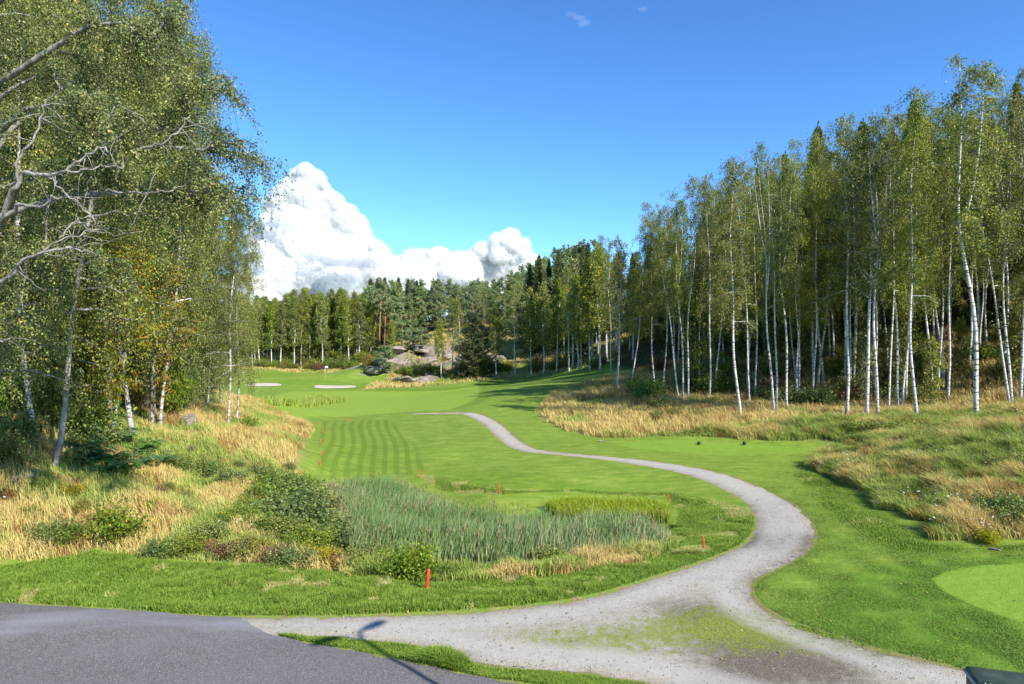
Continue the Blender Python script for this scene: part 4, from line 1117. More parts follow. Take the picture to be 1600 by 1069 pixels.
# verge along the road, long and bright
p = seed_pts(Z_LUSH, 150000, r, NO, ymax=24, dens=lambda x, y: .35 + .65 * vnoise(x, y, .5, 3))
hn = vnoise(p[:, 0], p[:, 1], .8, 5); hn2 = vnoise(p[:, 0], p[:, 1], .22, 6)
ed = sstep(-.25, .15, -np.maximum(sdf(GRAVEL, p[:, 0], p[:, 1]), sdf(ASPHALT, p[:, 0], p[:, 1])))
blades('verge_grass', p, (.05 + .20 * hn * (.5 + hn2)) * (.35 + .65 * ed), r.uniform(.006, .012, len(p)), r, G_GREEN, .25 + .5 * r.uniform(0, 1, len(p)) + .4 * (vnoise(p[:, 0], p[:, 1], .45, 9) > .86) + .2 * (hn - .5), .5, label='bright green unmown grass along the road and gravel path')
p = seed_pts(Z_LUSH, 80000, r, NO + [Z_POND], ymin=19.5, dens=lambda x, y: .2 + .8 * vnoise(x, y, 1.1, 4))
hn = vnoise(p[:, 0], p[:, 1], 1.3, 5)
hn = hn * sstep(0, 1.0, sdf(Z_LUSH, p[:, 0], p[:, 1]))
blades('pond_bank_grass', p, .04 + .24 * hn, r.uniform(.010, .018, len(p)), r, G_GREEN, .25 + .55 * r.uniform(0, 1, len(p)) + .35 * (vnoise(p[:, 0], p[:, 1], .8, 19) > .60), .6, label='tousled green and yellow grass on the banks of the reed pond')
# strip between road and gravel
STRIP = np.array(PP((425, 991), (470, 994), (560, 1001), (640, 1009), (700, 1022), (740, 1040), (800, 1046), (900, 1053), (1010, 1068)) + [(4.2, 11.0), (4.2, 10.6)] + PP((850, 1069), (760, 1058), (700, 1046), (620, 1029), (520, 1010), (470, 1001)))
p = seed_pts(STRIP, 26000, r, [ASPHALT], dens=lambda x, y: .15 + .85 * vnoise(x, y, .35, 7))
hn = vnoise(p[:, 0], p[:, 1], .5, 8)
tuft = np.exp(-(((p[:, 0] + 1.35) / .55) ** 2 + ((p[:, 1] - 12.75) / .35) ** 2))
blades('strip_grass', p, .02 + .075 * hn + .26 * tuft * r.uniform(.6, 1, len(p)), r.uniform(.006, .011, len(p)), r, G_GREEN, .25 + .5 * r.uniform(0, 1, len(p)), .7, label='ragged strip of grass between the asphalt and the gravel')
# short lawn near the camera on the right
LAWN = np.array(PP((1100, 915), (1140, 890), (1200, 870), (1220, 830), (1200, 790), (1150, 755), (1240, 735), (1300, 760), (1400, 820), (1420, 858), (1600, 852)) + [(22, 19), (22, 9), (12.5, 10.8)] + PP((1480, 1060), (1250, 1000), (1120, 950)))
p = seed_pts(LAWN, 130000, r, NO, dens=lambda x, y: np.clip(1.5 - y / 22, .15, 1))
p = p[sdf(Z_GREEN_R, p[:, 0], p[:, 1]) < 0]
blades('lawn_grass', p, .02 + .035 * vnoise(p[:, 0], p[:, 1], .6, 2) + .012 * r.uniform(0, 1, len(p)), r.uniform(.005, .010, len(p)), r, G_LAWN, .15 + .6 * r.uniform(0, 1, len(p)) - .22 * (sdf(Z_DARK[0], p[:, 0], p[:, 1]) > 0) * (sdf(Z_GREEN_R, p[:, 0], p[:, 1]) < 0) + .2 * (vnoise(p[:, 0], p[:, 1], .9, 12) - .5), .8, label='short mown grass right of the gravel path')
LAWN2 = [np.array(PP((1290, 840), (1230, 770), (1120, 725), (1000, 712), (870, 704), (840, 690), (960, 690), (1290, 700), (1240, 735), (1300, 770), (1420, 858))),
         np.array(PP((1185, 830), (1180, 780), (1100, 735), (1000, 722), (860, 705), (760, 670), (700, 660), (660, 700), (680, 745), (800, 765), (1060, 770), (1130, 800)))]
for q_ in LAWN2:
    p = seed_pts(q_, 70000, r, NO)
    blades('lawn_grass', p, .015 + .03 * r.uniform(0, 1, len(p)) * vnoise(p[:, 0], p[:, 1], .7, 33), r.uniform(.008, .014, len(p)), r, G_LAWN, .35 + .55 * r.uniform(0, 1, len(p)) + .3 * (vnoise(p[:, 0] * .5, p[:, 1] * 1.5, .9, 34) - .5), .9, label='short mown grass along the gravel path')
# weeds creeping over the gravel
p = seed_pts(GMOSS, 22000, r, [], dens=lambda x, y: (vnoise(x, y, .35, 21) > .55) * .9 + .04)
blades('gravel_weeds', p, r.uniform(.01, .035, len(p)), r.uniform(.006, .012, len(p)), r, G_GREEN, .3 + .5 * r.uniform(0, 1, len(p)), .9, label='low weeds creeping over the gravel')
# loose stones on the gravel
p = seed_pts(GRAVEL, 9000, r, [ASPHALT], ymax=26)
sz = .005 + .013 * r.uniform(0, 1, len(p)) ** 2
oc = np.array([(1, 0, 0), (0, 1, 0), (-1, 0, 0), (0, -1, 0), (0, 0, .7), (0, 0, -.7)])
ofc = np.array([(0, 1, 4), (1, 2, 4), (2, 3, 4), (3, 0, 4), (1, 0, 5), (2, 1, 5), (3, 2, 5), (0, 3, 5)])
V = oc[None] * sz[:, None, None] * r.uniform(.6, 1.3, (len(p), 6, 1)) + np.c_[p, hgt(p[:, 0], p[:, 1]) + .004][:, None, :]
k = M('stone_chips'); m_chip = k.pbr(k.ramp(k.attr('rnd'), [(0, (.08, .075, .065)), (.5, (.25, .235, .21)), (1, (.46, .44, .41))]), .9)
tag(obj('loose_stones', mesh('loose_stones', V.reshape(-1, 3), None, (np.arange(len(p))[:, None, None] * 6 + ofc[None]).reshape(-1, 3), {'rnd': np.repeat(r.uniform(0, 1, len(p)), 8)}, False, [m_chip])), 'loose grey stone chips scattered over the gravel', 'stones', kind='stuff')
# dry rough, left bank
Z_BANK = [q for q in Z_ROUGH_L]
def straw_field(name, poly, n, ymin, ymax, hh, ww, excl, lab, straw=.0, seedn=30, sc=1.3):
    p = seed_pts(poly, n, r, NO + excl, dens=lambda x, y: .12 + .88 * vnoise(x, y, .55, seedn) ** 1.2, ymin=ymin, ymax=ymax)
    p = p[sdf(poly, p[:, 0], p[:, 1]) > .25 + 1.1 * (vnoise(p[:, 0], p[:, 1], .9, seedn + 9) - .35) * (p[:, 1] > 19)]
    a1 = vnoise(p[:, 0], p[:, 1], sc, seedn + 1); a2 = vnoise(p[:, 0], p[:, 1], .4, seedn + 2); a3 = vnoise(p[:, 0], p[:, 1], 3.1, seedn + 3)
    hgt_ = hh * (.25 + .6 * a1 + .6 * a2 ** 2)
    e_ = sstep(0, .8, sdf(poly, p[:, 0], p[:, 1]))
    rn = np.clip(.06 + .68 * sstep(.38, .62, .55 * a1 + .45 * a3 + straw) * (.6 + .4 * a2) + r.normal(0, .13, len(p)), 0, .86)
    rust = (vnoise(p[:, 0], p[:, 1], .9, seedn + 7) > .72) & (r.uniform(0, 1, len(p)) < .5)
    rn = np.where(rust, r.uniform(.88, 1, len(p)), rn)
    blades(name, p, hgt_ * (.35 + .65 * e_), r.uniform(ww * .6, ww * 1.3, len(p)), r, G_STRAW, rn, .5, 2.8, label=lab)
straw_field('dry_grass', Z_ROUGH_L, 230000, 17.5, 58, .58, .011, [], 'tall straw-coloured grass mixed with green on the left bank', .0)
straw_field('dry_grass', Z_ROUGH_R, 175000, 19, 42, .85, .012, [], 'tall weedy grass, straw and green, on the slope at the right', -.10, 50)
straw_field('dry_grass', Z_ROUGH_R, 110000, 42, 75, .75, .018, [], 'straw-coloured grass at the feet of the right-hand birches', .12, 70, 2.4)
MEAD = np.array(Z_MEADOW)
straw_field('meadow_grass', MEAD, 90000, 95, 165, .65, .045, [], 'dry rough grass below the far woods', .05, 90, 3.0)
EDGE_R = np.array(PP((1245, 722), (1300, 745), (1370, 790), (1445, 835), (1470, 848), (1620, 846), (1620, 864), (1400, 866), (1330, 838), (1275, 790), (1235, 745)))
p = seed_pts(EDGE_R, 34000, r, NO, dens=lambda x, y: .15 + .85 * vnoise(x, y, .7, 95))
hn = vnoise(p[:, 0], p[:, 1], .9, 96) * sstep(0, .9, sdf(EDGE_R, p[:, 0], p[:, 1]))
blades('edge_grass', p, .03 + .26 * hn, r.uniform(.006, .012, len(p)), r, G_GREEN, .25 + .5 * r.uniform(0, 1, len(p)) + .3 * (vnoise(p[:, 0], p[:, 1], .8, 97) > .75), .6, label='tousled green grass where the mown lawn meets the weedy slope')
def flecks(name, P2, hz, size, mat, lab, cat):
    n = len(P2); c_ = np.c_[P2, hgt(P2[:, 0], P2[:, 1]) + hz]
    d_ = r.normal(0, 1, (n, 3)); d_[:, 2] *= .3
    V, Q = leaves(c_, d_, size, .8, r, 2.5)
    tag(obj(name, mesh(name, V, Q, None, {'rnd': r.uniform(0, 1, n)}, False, [mat])), lab, cat, kind='stuff')
k = M('petals'); m_petal = k.pbr((.75, .72, .74), .6, None, .2, trans=.3)
p = seed_pts(Z_ROUGH_R, 420, r, NO, ymin=20, ymax=36, dens=lambda x, y: (vnoise(x, y, 1.6, 91) > .66) * 1.0)
flecks('wildflowers', p, r.uniform(.45, .7, len(p)), .07, m_petal, 'pale wildflower heads scattered over the weedy right slope', 'flowers')
p = seed_pts(Z_ROUGH_L, 160, r, NO, ymin=18.5, ymax=30, dens=lambda x, y: (vnoise(x, y, 1.6, 92) > .66) * 1.0)
flecks('wildflowers', p, r.uniform(.4, .6, len(p)), .06, m_petal, 'pale wildflower heads scattered over the left bank', 'flowers')
p = np.concatenate([seed_pts(LAWN, 260, r, NO), seed_pts(GRAVEL, 240, r, [ASPHALT], ymax=30)])
flecks('fallen_leaves', p, .03, .055, L_YELLOW, 'fallen yellow leaves dotted over the mown grass and gravel', 'leaves')
# forest floors
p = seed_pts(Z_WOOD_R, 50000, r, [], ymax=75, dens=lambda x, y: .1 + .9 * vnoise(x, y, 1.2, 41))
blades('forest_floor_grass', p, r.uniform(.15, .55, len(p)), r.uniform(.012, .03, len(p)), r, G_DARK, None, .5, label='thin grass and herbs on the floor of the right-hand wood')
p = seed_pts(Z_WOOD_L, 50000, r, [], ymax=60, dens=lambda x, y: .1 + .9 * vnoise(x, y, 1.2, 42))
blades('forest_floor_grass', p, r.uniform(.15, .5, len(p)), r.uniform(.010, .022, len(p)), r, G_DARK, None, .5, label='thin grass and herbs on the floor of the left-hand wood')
# reeds
p = seed_pts(Z_POND, 36000, r, [], dens=lambda x, y: .35 + .65 * vnoise(x, y, .8, 61))
e_ = sstep(-.1, 1.2, sdf(Z_POND, p[:, 0], p[:, 1]))
tallf = .45 + .55 * e_
rn = np.clip(r.beta(2, 3, len(p)) + .32 * (vnoise(p[:, 0], p[:, 1], 1.3, 66) > .62) * r.uniform(0, 1, len(p)) + .25 * (1 - e_) + .3 * sstep(4, 6, p[:, 0]), 0, 1)
blades('reeds', p, r.uniform(.6, 1.35, len(p)) * tallf * (.8 + .4 * vnoise(p[:, 0], p[:, 1], .9, 63)), r.uniform(.010, .018, len(p)), r, G_REED, rn, .22, 0.2, cat='reeds', label='dense blue-green reeds filling the pond hollow')
q_ = p[r.choice(len(p), 420, replace=False)]
ac_ = Acc()
for x_, y_ in q_:
    z_ = h1(x_, y_); hh_ = r.uniform(.75, 1.05)
    ac_.tube(np.array([(x_, y_, z_), (x_ + .02, y_, z_ + hh_)]), [.006, .005], 3)
    ac_.tube(np.array([(x_ + .02, y_, z_ + hh_ - .02), (x_ + .024, y_, z_ + hh_ + .14)]), [.014, .012], 5)
tag(obj('cattails', ac_.mesh('cattails', [G_BROWN])), 'brown cattail heads standing among the reeds', 'cattails', kind='stuff')
# mixed tall herbs hiding the reeds' near foot
FOOT = np.array(PP((530, 880), (600, 890), (700, 898), (800, 892), (900, 880), (1000, 868), (1050, 850), (1060, 860), (1000, 884), (900, 897), (800, 908), (700, 913), (600, 906), (530, 900)))
p = seed_pts(FOOT, 20000, r, NO, dens=lambda x, y: .15 + .85 * vnoise(x, y, .5, 81))
a1 = vnoise(p[:, 0], p[:, 1], .7, 82)
blades('bank_herbs', p, (.2 + .45 * a1) * r.uniform(.6, 1.1, len(p)), r.uniform(.008, .016, len(p)), r, G_STRAW, np.clip(.05 + .7 * sstep(.4, .7, vnoise(p[:, 0], p[:, 1], .8, 83)) + r.normal(0, .1, len(p)), 0, .85), .4, label='mixed green and straw herbs along the near edge of the reeds')
SEDGE = np.array(PP((850, 798), (900, 790), (1000, 793), (1040, 800), (1045, 818), (960, 822), (880, 815)))
p = seed_pts(SEDGE, 16000, r, [], dens=lambda x, y: .4 + .6 * vnoise(x, y, .6, 71))
blades('lime_sedge', p, r.uniform(.3, .62, len(p)), r.uniform(.010, .018, len(p)), r, G_LIME, None, .4, label='bright lime-green sedge behind the reeds')
p = seed_pts(np.array(PP((400, 632), (490, 622), (540, 628), (500, 634), (440, 636))), 5000, r, [], view=True)
blades('hollow_grass', p, r.uniform(.4, .9, len(p)), r.uniform(.03, .05, len(p)), r, G_GREEN, r.uniform(.5, .95, len(p)), .3, label='tall pale grass in the dip on the far fairway')
# ---------------------------------------------------------------- shrubs, ferns, rocks
print('small')
def put(key, u, v, label, cat, group, s, sxy=None):
    x, y = P(u, v); return plant(key, x, y, label, cat, group, s=s, sxy=sxy)
BR = 'bramble thicket beside the reeds'
for i, (u, v, s) in enumerate([(425, 790, 1.0), (455, 795, 1.1), (485, 805, 1.1), (440, 815, 1.0), (470, 828, 1.1), (500, 835, .9), (512, 850, .8), (430, 770, .9), (455, 775, .9), (415, 835, .7), (450, 848, .75), (480, 858, .7), (395, 800, .6), (410, 750, .7)]):
    put('sh%d' % (i % 3), u, v, 'leafy dark green bramble bush in the thicket left of the reeds', 'shrub', BR, s * .85, s * 1.05)
for i, (u, v, s) in enumerate([(400, 865, .5), (430, 878, .5), (460, 885, .5), (495, 880, .5), (530, 885, .5), (560, 890, .5), (375, 872, .5), (345, 868, .45), (585, 893, .45), (610, 897, .45)]):
    put(['shy', 'shb', 'sh1'][i % 3], u, v, 'low yellowing bush at the back of the grass verge', 'shrub', 'yellowing bushes behind the verge', s, s * 1.3)
put('sh0', 640, 905, 'dark green bush directly left of the nearest red stake', 'shrub', None, .85, .8)
for i, (u, v, s) in enumerate([(700, 905, .4), (790, 893, .42), (860, 885, .5), (1025, 860, .45), (590, 880, .5)]):
    put('sh%d' % (i % 3), u, v, 'green weedy bush along the near edge of the reeds', 'shrub', 'weedy bushes in front of the reeds', s, s * 1.1)
for i, (u, v, s, lab) in enumerate([(75, 850, .6, 'small dark green bush at the left end of the straw bank'), (120, 848, .6, 'dark bush right of the leftmost one on the straw bank'), (175, 845, .85, 'largest leafy bush in the middle of the straw bank'), (250, 870, .5, 'small bush low on the straw bank below the leafiest one'),
        (290, 868, .5, 'small upright green bush low on the straw bank'), (372, 820, .6, 'pale green thistle-like bush left of the bramble thicket'), (325, 845, .55, 'green bush between the straw bank and the thicket'), (150, 700, .9, 'dark leafy bush behind the leaning birch'), (10, 720, .9, 'pale green bush at the left border by the wood'),
        (280, 735, .6, 'green bush on the shoulder of the bank below the thin bright birch'), (330, 745, .7, 'green bush on top of the bank left of the thicket'), (360, 760, .6, 'spreading green bush on the bank just above the thicket'), (385, 672, .7, 'dark low bush right of the drooping pair of birches'), (20, 690, .9, 'yellow-green bush at the left border at the foot of the wood')]):
    put('sh%d' % (i % 3), u, v, lab, 'shrub', 'bushes on the left bank', s)
for i, (u, v, s) in enumerate([(45, 650, 1.2), (70, 670, 1.2), (25, 660, 1.3), (95, 680, 1.0), (270, 655, 1.2), (285, 650, 1.3), (120, 660, 1.1)]):
    put('jun', u, v, 'dark upright juniper at the shaded foot of the left-hand wood', 'juniper', 'junipers at the foot of the left-hand wood', s)
for i in range(26):
    u = [130, 150, 165, 145, 175, 190, 200, 215, 240][i % 9] + rs.uniform(-8, 8); v = rs.uniform(690, 745)
    put(['fern', 'fern1'][i % 2], u, v, 'green fern in the shade right of the leaning birch', 'fern', 'ferns below the left-hand wood', rs.uniform(.8, 1.3))
for i in range(34):
    Y = rs.uniform(23, 52); u = rs.uniform(-10, 330); x = Wx(u, Y)
    if sdf(Z_WOOD_L, np.array([x]), np.array([Y]))[0] < 0: continue
    plant(['sh0', 'sh1', 'sh2', 'shy', 'shb'][i % 5], x, Y, 'undergrowth bush between the trunks of the left-hand wood', 'shrub', 'undergrowth of the left-hand wood', s=rs.uniform(.8, 1.6))
for i in range(60):
    Y = rs.uniform(50, 70); u = rs.uniform(980, 1640); x = Wx(u, Y)
    plant(['sh0', 'sh1', 'sh2', 'shb', 'sh0'][i % 5], x, Y, 'undergrowth bush between the birches of the right-hand wood', 'shrub', 'undergrowth of the right-hand wood', s=rs.uniform(.9, 1.9))
for i, (u, v, s, lab) in enumerate([(1340, 680, 1.0, 'fresh green leafy bush in front of the strong blue-white birch'), (1375, 683, 1.0, 'fresh green leafy bush below the right-leaning thin stem'), (1420, 680, .9, 'dark green low bush right of the fresh green ones'), (1240, 672, .7, 'green bush at the foot of the tallest straw-coloured grass'), (1060, 652, .8, 'dark green bush on the rough bank below the steeply leaning birch'), (1030, 655, .7, 'green bush left on the rough bank before the leaning birch'),
        (1090, 655, .7, 'green bush on the rough bank right of the leaning birch'), (1175, 675, .4, 'rust-brown low plant in front of the thick forward birch'), (1350, 745, .8, 'dark bush on the left half of the weedy slope'), (1470, 770, .8, 'dark green bush in the middle of the weedy slope'), (1560, 810, .9, 'bush at the lower right end of the weedy slope'), (1590, 820, 1.0, 'bush cut by the right border above the pale stone'), (1500, 740, .7, 'grey-green bush high on the weedy slope'), (1420, 745, .6, 'green bush between the two dark ones of the weedy slope'), (1590, 740, .8, 'pale weedy bush high at the right border'), (1550, 850, .5, 'yellow-green bush behind the pale stone')]):
    put('shb' if 'rust' in lab else 'shy' if 'yellow' in lab else 'sh%d' % (i % 3), u, v, lab, 'shrub', 'bushes on the right slope', s * .8, s)
for i in range(40):
    u = rs.uniform(1270, 1640); v = rs.uniform(705, 835)
    if v > 700 + (u - 1270) * .9 + 60 or sdf(Z_ROUGH_R, np.array([P(u, v)[0]]), np.array([P(u, v)[1]]))[0] < 1.6: continue
    put(['sh1', 'sh2', 'shy', 'sh0'][i % 4], u, v, 'tall weed clump on the weedy slope at the right', 'weeds', 'weed clumps on the right slope', rs.uniform(.3, .6), rs.uniform(.3, .55))
for i in range(40):
    u = rs.uniform(0, 470); v = rs.uniform(700, 860)
    put(['sh1', 'shy', 'shb', 'sh0'][i % 4], u, v, 'small weed clump in the straw-coloured bank', 'weeds', 'weed clumps on the left bank', rs.uniform(.2, .42), rs.uniform(.25, .5))

k = M('rock_mat'); p = k.obj()
f1 = k.noise(p, 3.5, 6, .7); f2 = k.noise(p, 1.2, 4)
rc = k.ramp(f1, [(.3, (.08, .065, .05)), (.5, (.24, .20, .17)), (.72, (.42, .37, .32))])
rc = k.mix(k.mapr(f2, .52, .62, 0, .8), rc, (.10, .13, .03))
m_rock = k.pbr(rc, .9, k.bump(f1, .8, .06), .15)
def rock_mesh(seed, flat=.5):
    q = np.random.default_rng(seed)
    import bmesh
    bm = bmesh.new(); bmesh.ops.create_icosphere(bm, subdivisions=4, radius=1)
    V = np.array([v.co[:] for v in bm.verts]); F_ = np.array([[v.index for v in f.verts] for f in bm.faces]); bm.free()
    for i in range(9):
        n = q.normal(0, 1, 3); n /= np.linalg.norm(n); d = q.uniform(.45, .85); t = V @ n - d
        V = V - np.clip(t, 0, None)[:, None] * n * .85
    V *= (1 + .05 * np.sin(V[:, 0] * 7 + seed) * np.cos(V[:, 1] * 6) + .03 * np.sin(V[:, 2] * 15 + V[:, 0] * 9))[:, None]
    V[:, 2] *= flat
    return mesh('rock', V, None, F_, None, True, [m_rock])
ROCKM = [rock_mesh(i, [.5, .65, .4][i % 3]) for i in range(5)]
def rock(u, v, sx, sy, sz, lab, i=0, group=None, Y=None):
    x, y = P(u, v) if Y is None else (Wx(u, Y), Y)
    o = obj('rock', ROCKM[i % 5]); o.location = (x, y, h1(x, y) + sz * .1); o.scale = (sx, sy, sz); o.rotation_euler = (rs.normal(0, .15), rs.normal(0, .15), rs.uniform(0, 6))
    return tag(o, lab, 'rock', group)
G_ = 'rocks on the left bank'
rock(30, 748, .42, .35, .45, 'pale grey rock at the left border below the leaning birch', 0, G_)
rock(112, 768, .26, .2, .3, 'small whitish rock beneath the thin dead stick on the left bank', 1, G_)
rock(50, 738, .25, .2, .25, 'small mossy rock left of the foot of the leaning birch', 2, G_)
rock(245, 745, .25, .2, .2, 'half-buried grey rock in the straw bank right of the ferns', 3, G_)
rock(405, 692, .45, .3, .3, 'flat pale rock on the bank right of the drooping pair of birches', 2, G_)
rock(300, 662, .8, .6, .7, 'big dark boulder under the trees left of the drooping pair of birches', 1, G_)
rock(328, 664, .5, .35, .35, 'low reddish boulder just left of the drooping pair of birches', 4, G_)
rock(120, 655, 1.3, 1.0, 1.6, 'large shaded boulder deep behind the leaning birch', 0, G_)
rock(1553, 859, .22, .16, .12, 'pale flat stone at the edge of the mown grass near the right border', 2)
rock(940, 690, .28, .2, .2, 'small white stone at the left end of the tee', 0)
for i, (u, v, s) in enumerate([(640, 600, 2.6), (600, 565, 4.5), (620, 548, 4.0), (655, 545, 4.0), (690, 548, 5.5), (725, 545, 5.0), (760, 560, 4.0), (670, 598, 3.2), (648, 572, 2.5), (590, 575, 2.6), (705, 565, 5.5), (740, 572, 4.0), (630, 590, 2.5), (668, 560, 3.2), (780, 570, 3.0)]):
    Y = float(np.interp(v, [540, 565, 600], [142, 132, 119]))
    rock(u, v, s, s * .8, s * .62, 'weathered bare rock face of the outcrop below the pines', i, 'rock faces of the outcrop', Y)

# ---------------------------------------------------------------- stakes, flag, tee markers
k = M('red_paint')
m_red = k.pbr(k.mix(k.mapr(k.noise(k.obj(), 30, 4), .45, .75, 0, .6), (.62, .045, .02), (.36, .03, .02)), .55, None, .4)
k = M('white_paint'); m_white = k.pbr((.8, .8, .78), .5)
k = M('black_plastic'); m_black = k.pbr((.015, .015, .018), .4)
k = M('wood_grey'); m_stick = k.pbr(k.ramp(k.noise(k.scale(k.obj(), (9, 9, 2)), 2, 4), [(.3, (.12, .10, .08)), (.7, (.32, .27, .22))]), .9)
def stake(u, v, vtop, w, lab, tilt=0.0):
    x, y = P(u, v); z = h1(x, y); Ht = (Wz(vtop, y) - Wz(v, y))
    A_ = Acc()
    # squared post with a chamfered, pointed head and slightly split top
    n = 8
    sec = np.array([(-1, -.75), (-.75, -1), (.75, -1), (1, -.75), (1, .75), (.75, 1), (-.75, 1), (-1, .75)]) * w
    V = []; 
    for zz, s_ in ((-.15, 1), (Ht * .5, 1.0), (Ht * .93, 1.0), (Ht, .62)): V += [(a_ * s_, b_ * s_, zz) for a_, b_ in sec]
    Q = [(r_ * n + j, r_ * n + (j + 1) % n, (r_ + 1) * n + (j + 1) % n, (r_ + 1) * n + j) for r_ in range(3) for j in range(n)]
    V.append((0, 0, Ht + .004)); T = [(3 * n + j, 3 * n + (j + 1) % n, 4 * n) for j in range(n)]
    A_.add(V, Q, T)
    o = obj('hazard_stake', A_.mesh('hazard_stake', [m_red])); o.location = (x, y, z); o.rotation_euler = (0, tilt, .3)
    return tag(o, lab, 'stake', 'red stakes around the reed pond')
stake(667, 923, 889, .036, 'nearest red stake, in the verge at the near edge of the reeds', .08)
stake(1100, 861, 838, .018, 'red stake beside the inside of the gravel bend', -.06)
stake(1044, 788, 771, .018, 'red stake at the far right end of the reed pond below the path')
stake(780, 771, 755, .018, 'red stake on the mown grass beyond the middle of the reeds')
stake(657, 746, 734, .018, 'red stake at the top corner of the reeds, right of the striped field')
for (u, v, vt, lab) in [(501, 712, 703, 'small red stake halfway along the left side of the striped field'), (501.5, 694, 686, 'small red stake near the upper left of the striped field'), (500, 727, 717, 'small red stake low on the left side of the striped field'), (505, 677, 668, 'small red stake at the upper left corner of the striped field'), (497, 664, 659, 'tiny red stake behind the upper left corner of the striped field'), (543, 658.5, 652, 'tiny orange-red stake on the crest above the striped field'), (470, 744, 735, 'small red stake in the lush grass left of the reeds')]:
    stake(u, v, vt, .018, lab)
x, y = Wx(508, 124), 124
t = thing('golf_flag', 'white flag on its pin standing on the far green', 'flag', (x, y, h1(x, y)))
A_ = Acc(); A_.tube(np.array([(0, 0, -.1), (0, 0, 2.1)]), [.025, .02], 8); obj('pole', A_.mesh('pole', [m_white]), t)
q = np.linspace(0, 1, 9)
V = [(xx * .5, .05 * math.sin(xx * 7) + yy, 2.08 - zz * .36 - .05 * xx) for yy in (0, .01) for zz in (0, 1) for xx in q]
Qf = []
for j in range(8):
    a0, a1 = j, j + 1; b0, b1 = 9 + j, 10 + j; c0, c1 = 18 + j, 19 + j; d0, d1 = 27 + j, 28 + j
    Qf += [(a0, a1, b1, b0), (c0, d0, d1, c1), (a0, c0, c1, a1), (b0, b1, d1, d0)]
Qf += [(0, 9, 27, 18), (8, 26, 35, 17)]
A_ = Acc(); A_.add(V, Qf); obj('flag', A_.mesh('flag', [m_white]), t)
def marker(u, v, lab):
    x, y = P(u, v); A_ = Acc()
    zz = np.array([-.02, .02, .08, .14, .18, .19]); rr = np.array([.03, .08, .105, .09, .05, .005])
    A_.tube(np.c_[zz * 0, zz * 0, zz], rr, 14)
    o = obj('tee_marker', A_.mesh('tee_marker', [m_black], True)); o.location = (x, y, h1(x, y)); return tag(o, lab, 'tee marker', 'tee markers')
marker(1092, 695, 'black tee marker in the middle of the tee'); marker(1163, 695, 'black tee marker at the right end of the tee')
# thin dead stick and a post at the tee
for (u, v, vt, lab, kx) in [(1291, 703, 686, 'brown dry flower stalk at the right end of the tee', .02), (108, 770, 745, 'thin dead stick standing by the small whitish rock', .015)]:
    x, y = P(u, v); Ht = Wz(vt, y) - Wz(v, y); A_ = Acc()
    A_.tube(np.array([(0, 0, -.05), (.01, 0, Ht * .5), (0, .01, Ht)]), [kx, kx * .9, kx * .5], 6)
    for j in range(5): A_.tube(np.array([(0, 0, Ht * (.4 + .1 * j)), (.05 * (-1) ** j, .02, Ht * (.48 + .1 * j))]), [.008, .004], 4)
    o = obj('dry_stalk', A_.mesh('dry_stalk', [m_stick])); o.location = (x, y, h1(x, y)); tag(o, lab, 'stick')

# ---------------------------------------------------------------- green lidded box, lower right
k = M('green_plastic'); m_gp = k.pbr(k.mix(k.mapr(k.noise(k.obj(), 6, 5), .4, .7), (.030, .050, .034), (.055, .075, .055)), .45, None, .4)
k = M('steel_rim'); m_rim = k.pbr((.30, .31, .33), .35, None, .5, .4)
BW, BD, BH = 1.25, .62, .985
Yb = 9.98
t = thing('lidded_bin', 'dark green lidded outdoor bin with a pale rim at the lower right corner', 'bin', (Wx(1514, Yb) + .05, Yb - .1, 0), R(-17))
def rbox(acc, x0, x1, y0, y1, z0, z1, c=.03, top=1.0):
    sec = lambda s, e: [(x0 + c + e, y0 + e), (x1 - c - e, y0 + e), (x1 - e, y0 + c + e), (x1 - e, y1 - c - e), (x1 - c - e, y1 - e), (x0 + c + e, y1 - e), (x0 + e, y1 - c - e), (x0 + e, y0 + c + e)]
    rings = [(z0, 0), (z1 - c, 0), (z1, c)]
    V = [(a_, b_, zz) for zz, e in rings for a_, b_ in sec(1, e)]
    Q = [(r_ * 8 + j, r_ * 8 + (j + 1) % 8, (r_ + 1) * 8 + (j + 1) % 8, (r_ + 1) * 8 + j) for r_ in range(2) for j in range(8)]
    n0 = len(V); V.append(((x0 + x1) / 2, (y0 + y1) / 2, z1)); V.append(((x0 + x1) / 2, (y0 + y1) / 2, z0))
    T = [(16 + j, 16 + (j + 1) % 8, n0) for j in range(8)] + [((j + 1) % 8, j, n0 + 1) for j in range(8)]
    acc.add(V, Q, T)
A_ = Acc(); rbox(A_, .03, BW - .03, .03, BD - .03, 0, BH - .02)
for j in range(6): rbox(A_, .1 + j * .19, .16 + j * .19, .012, .04, .1, BH - .12, .008)
obj('body', A_.mesh('body', [m_gp]), t)
A_ = Acc(); rbox(A_, 0, BW, 0, BD, BH - .018, BH + .022, .012); obj('rim', A_.mesh('rim', [m_rim]), t)
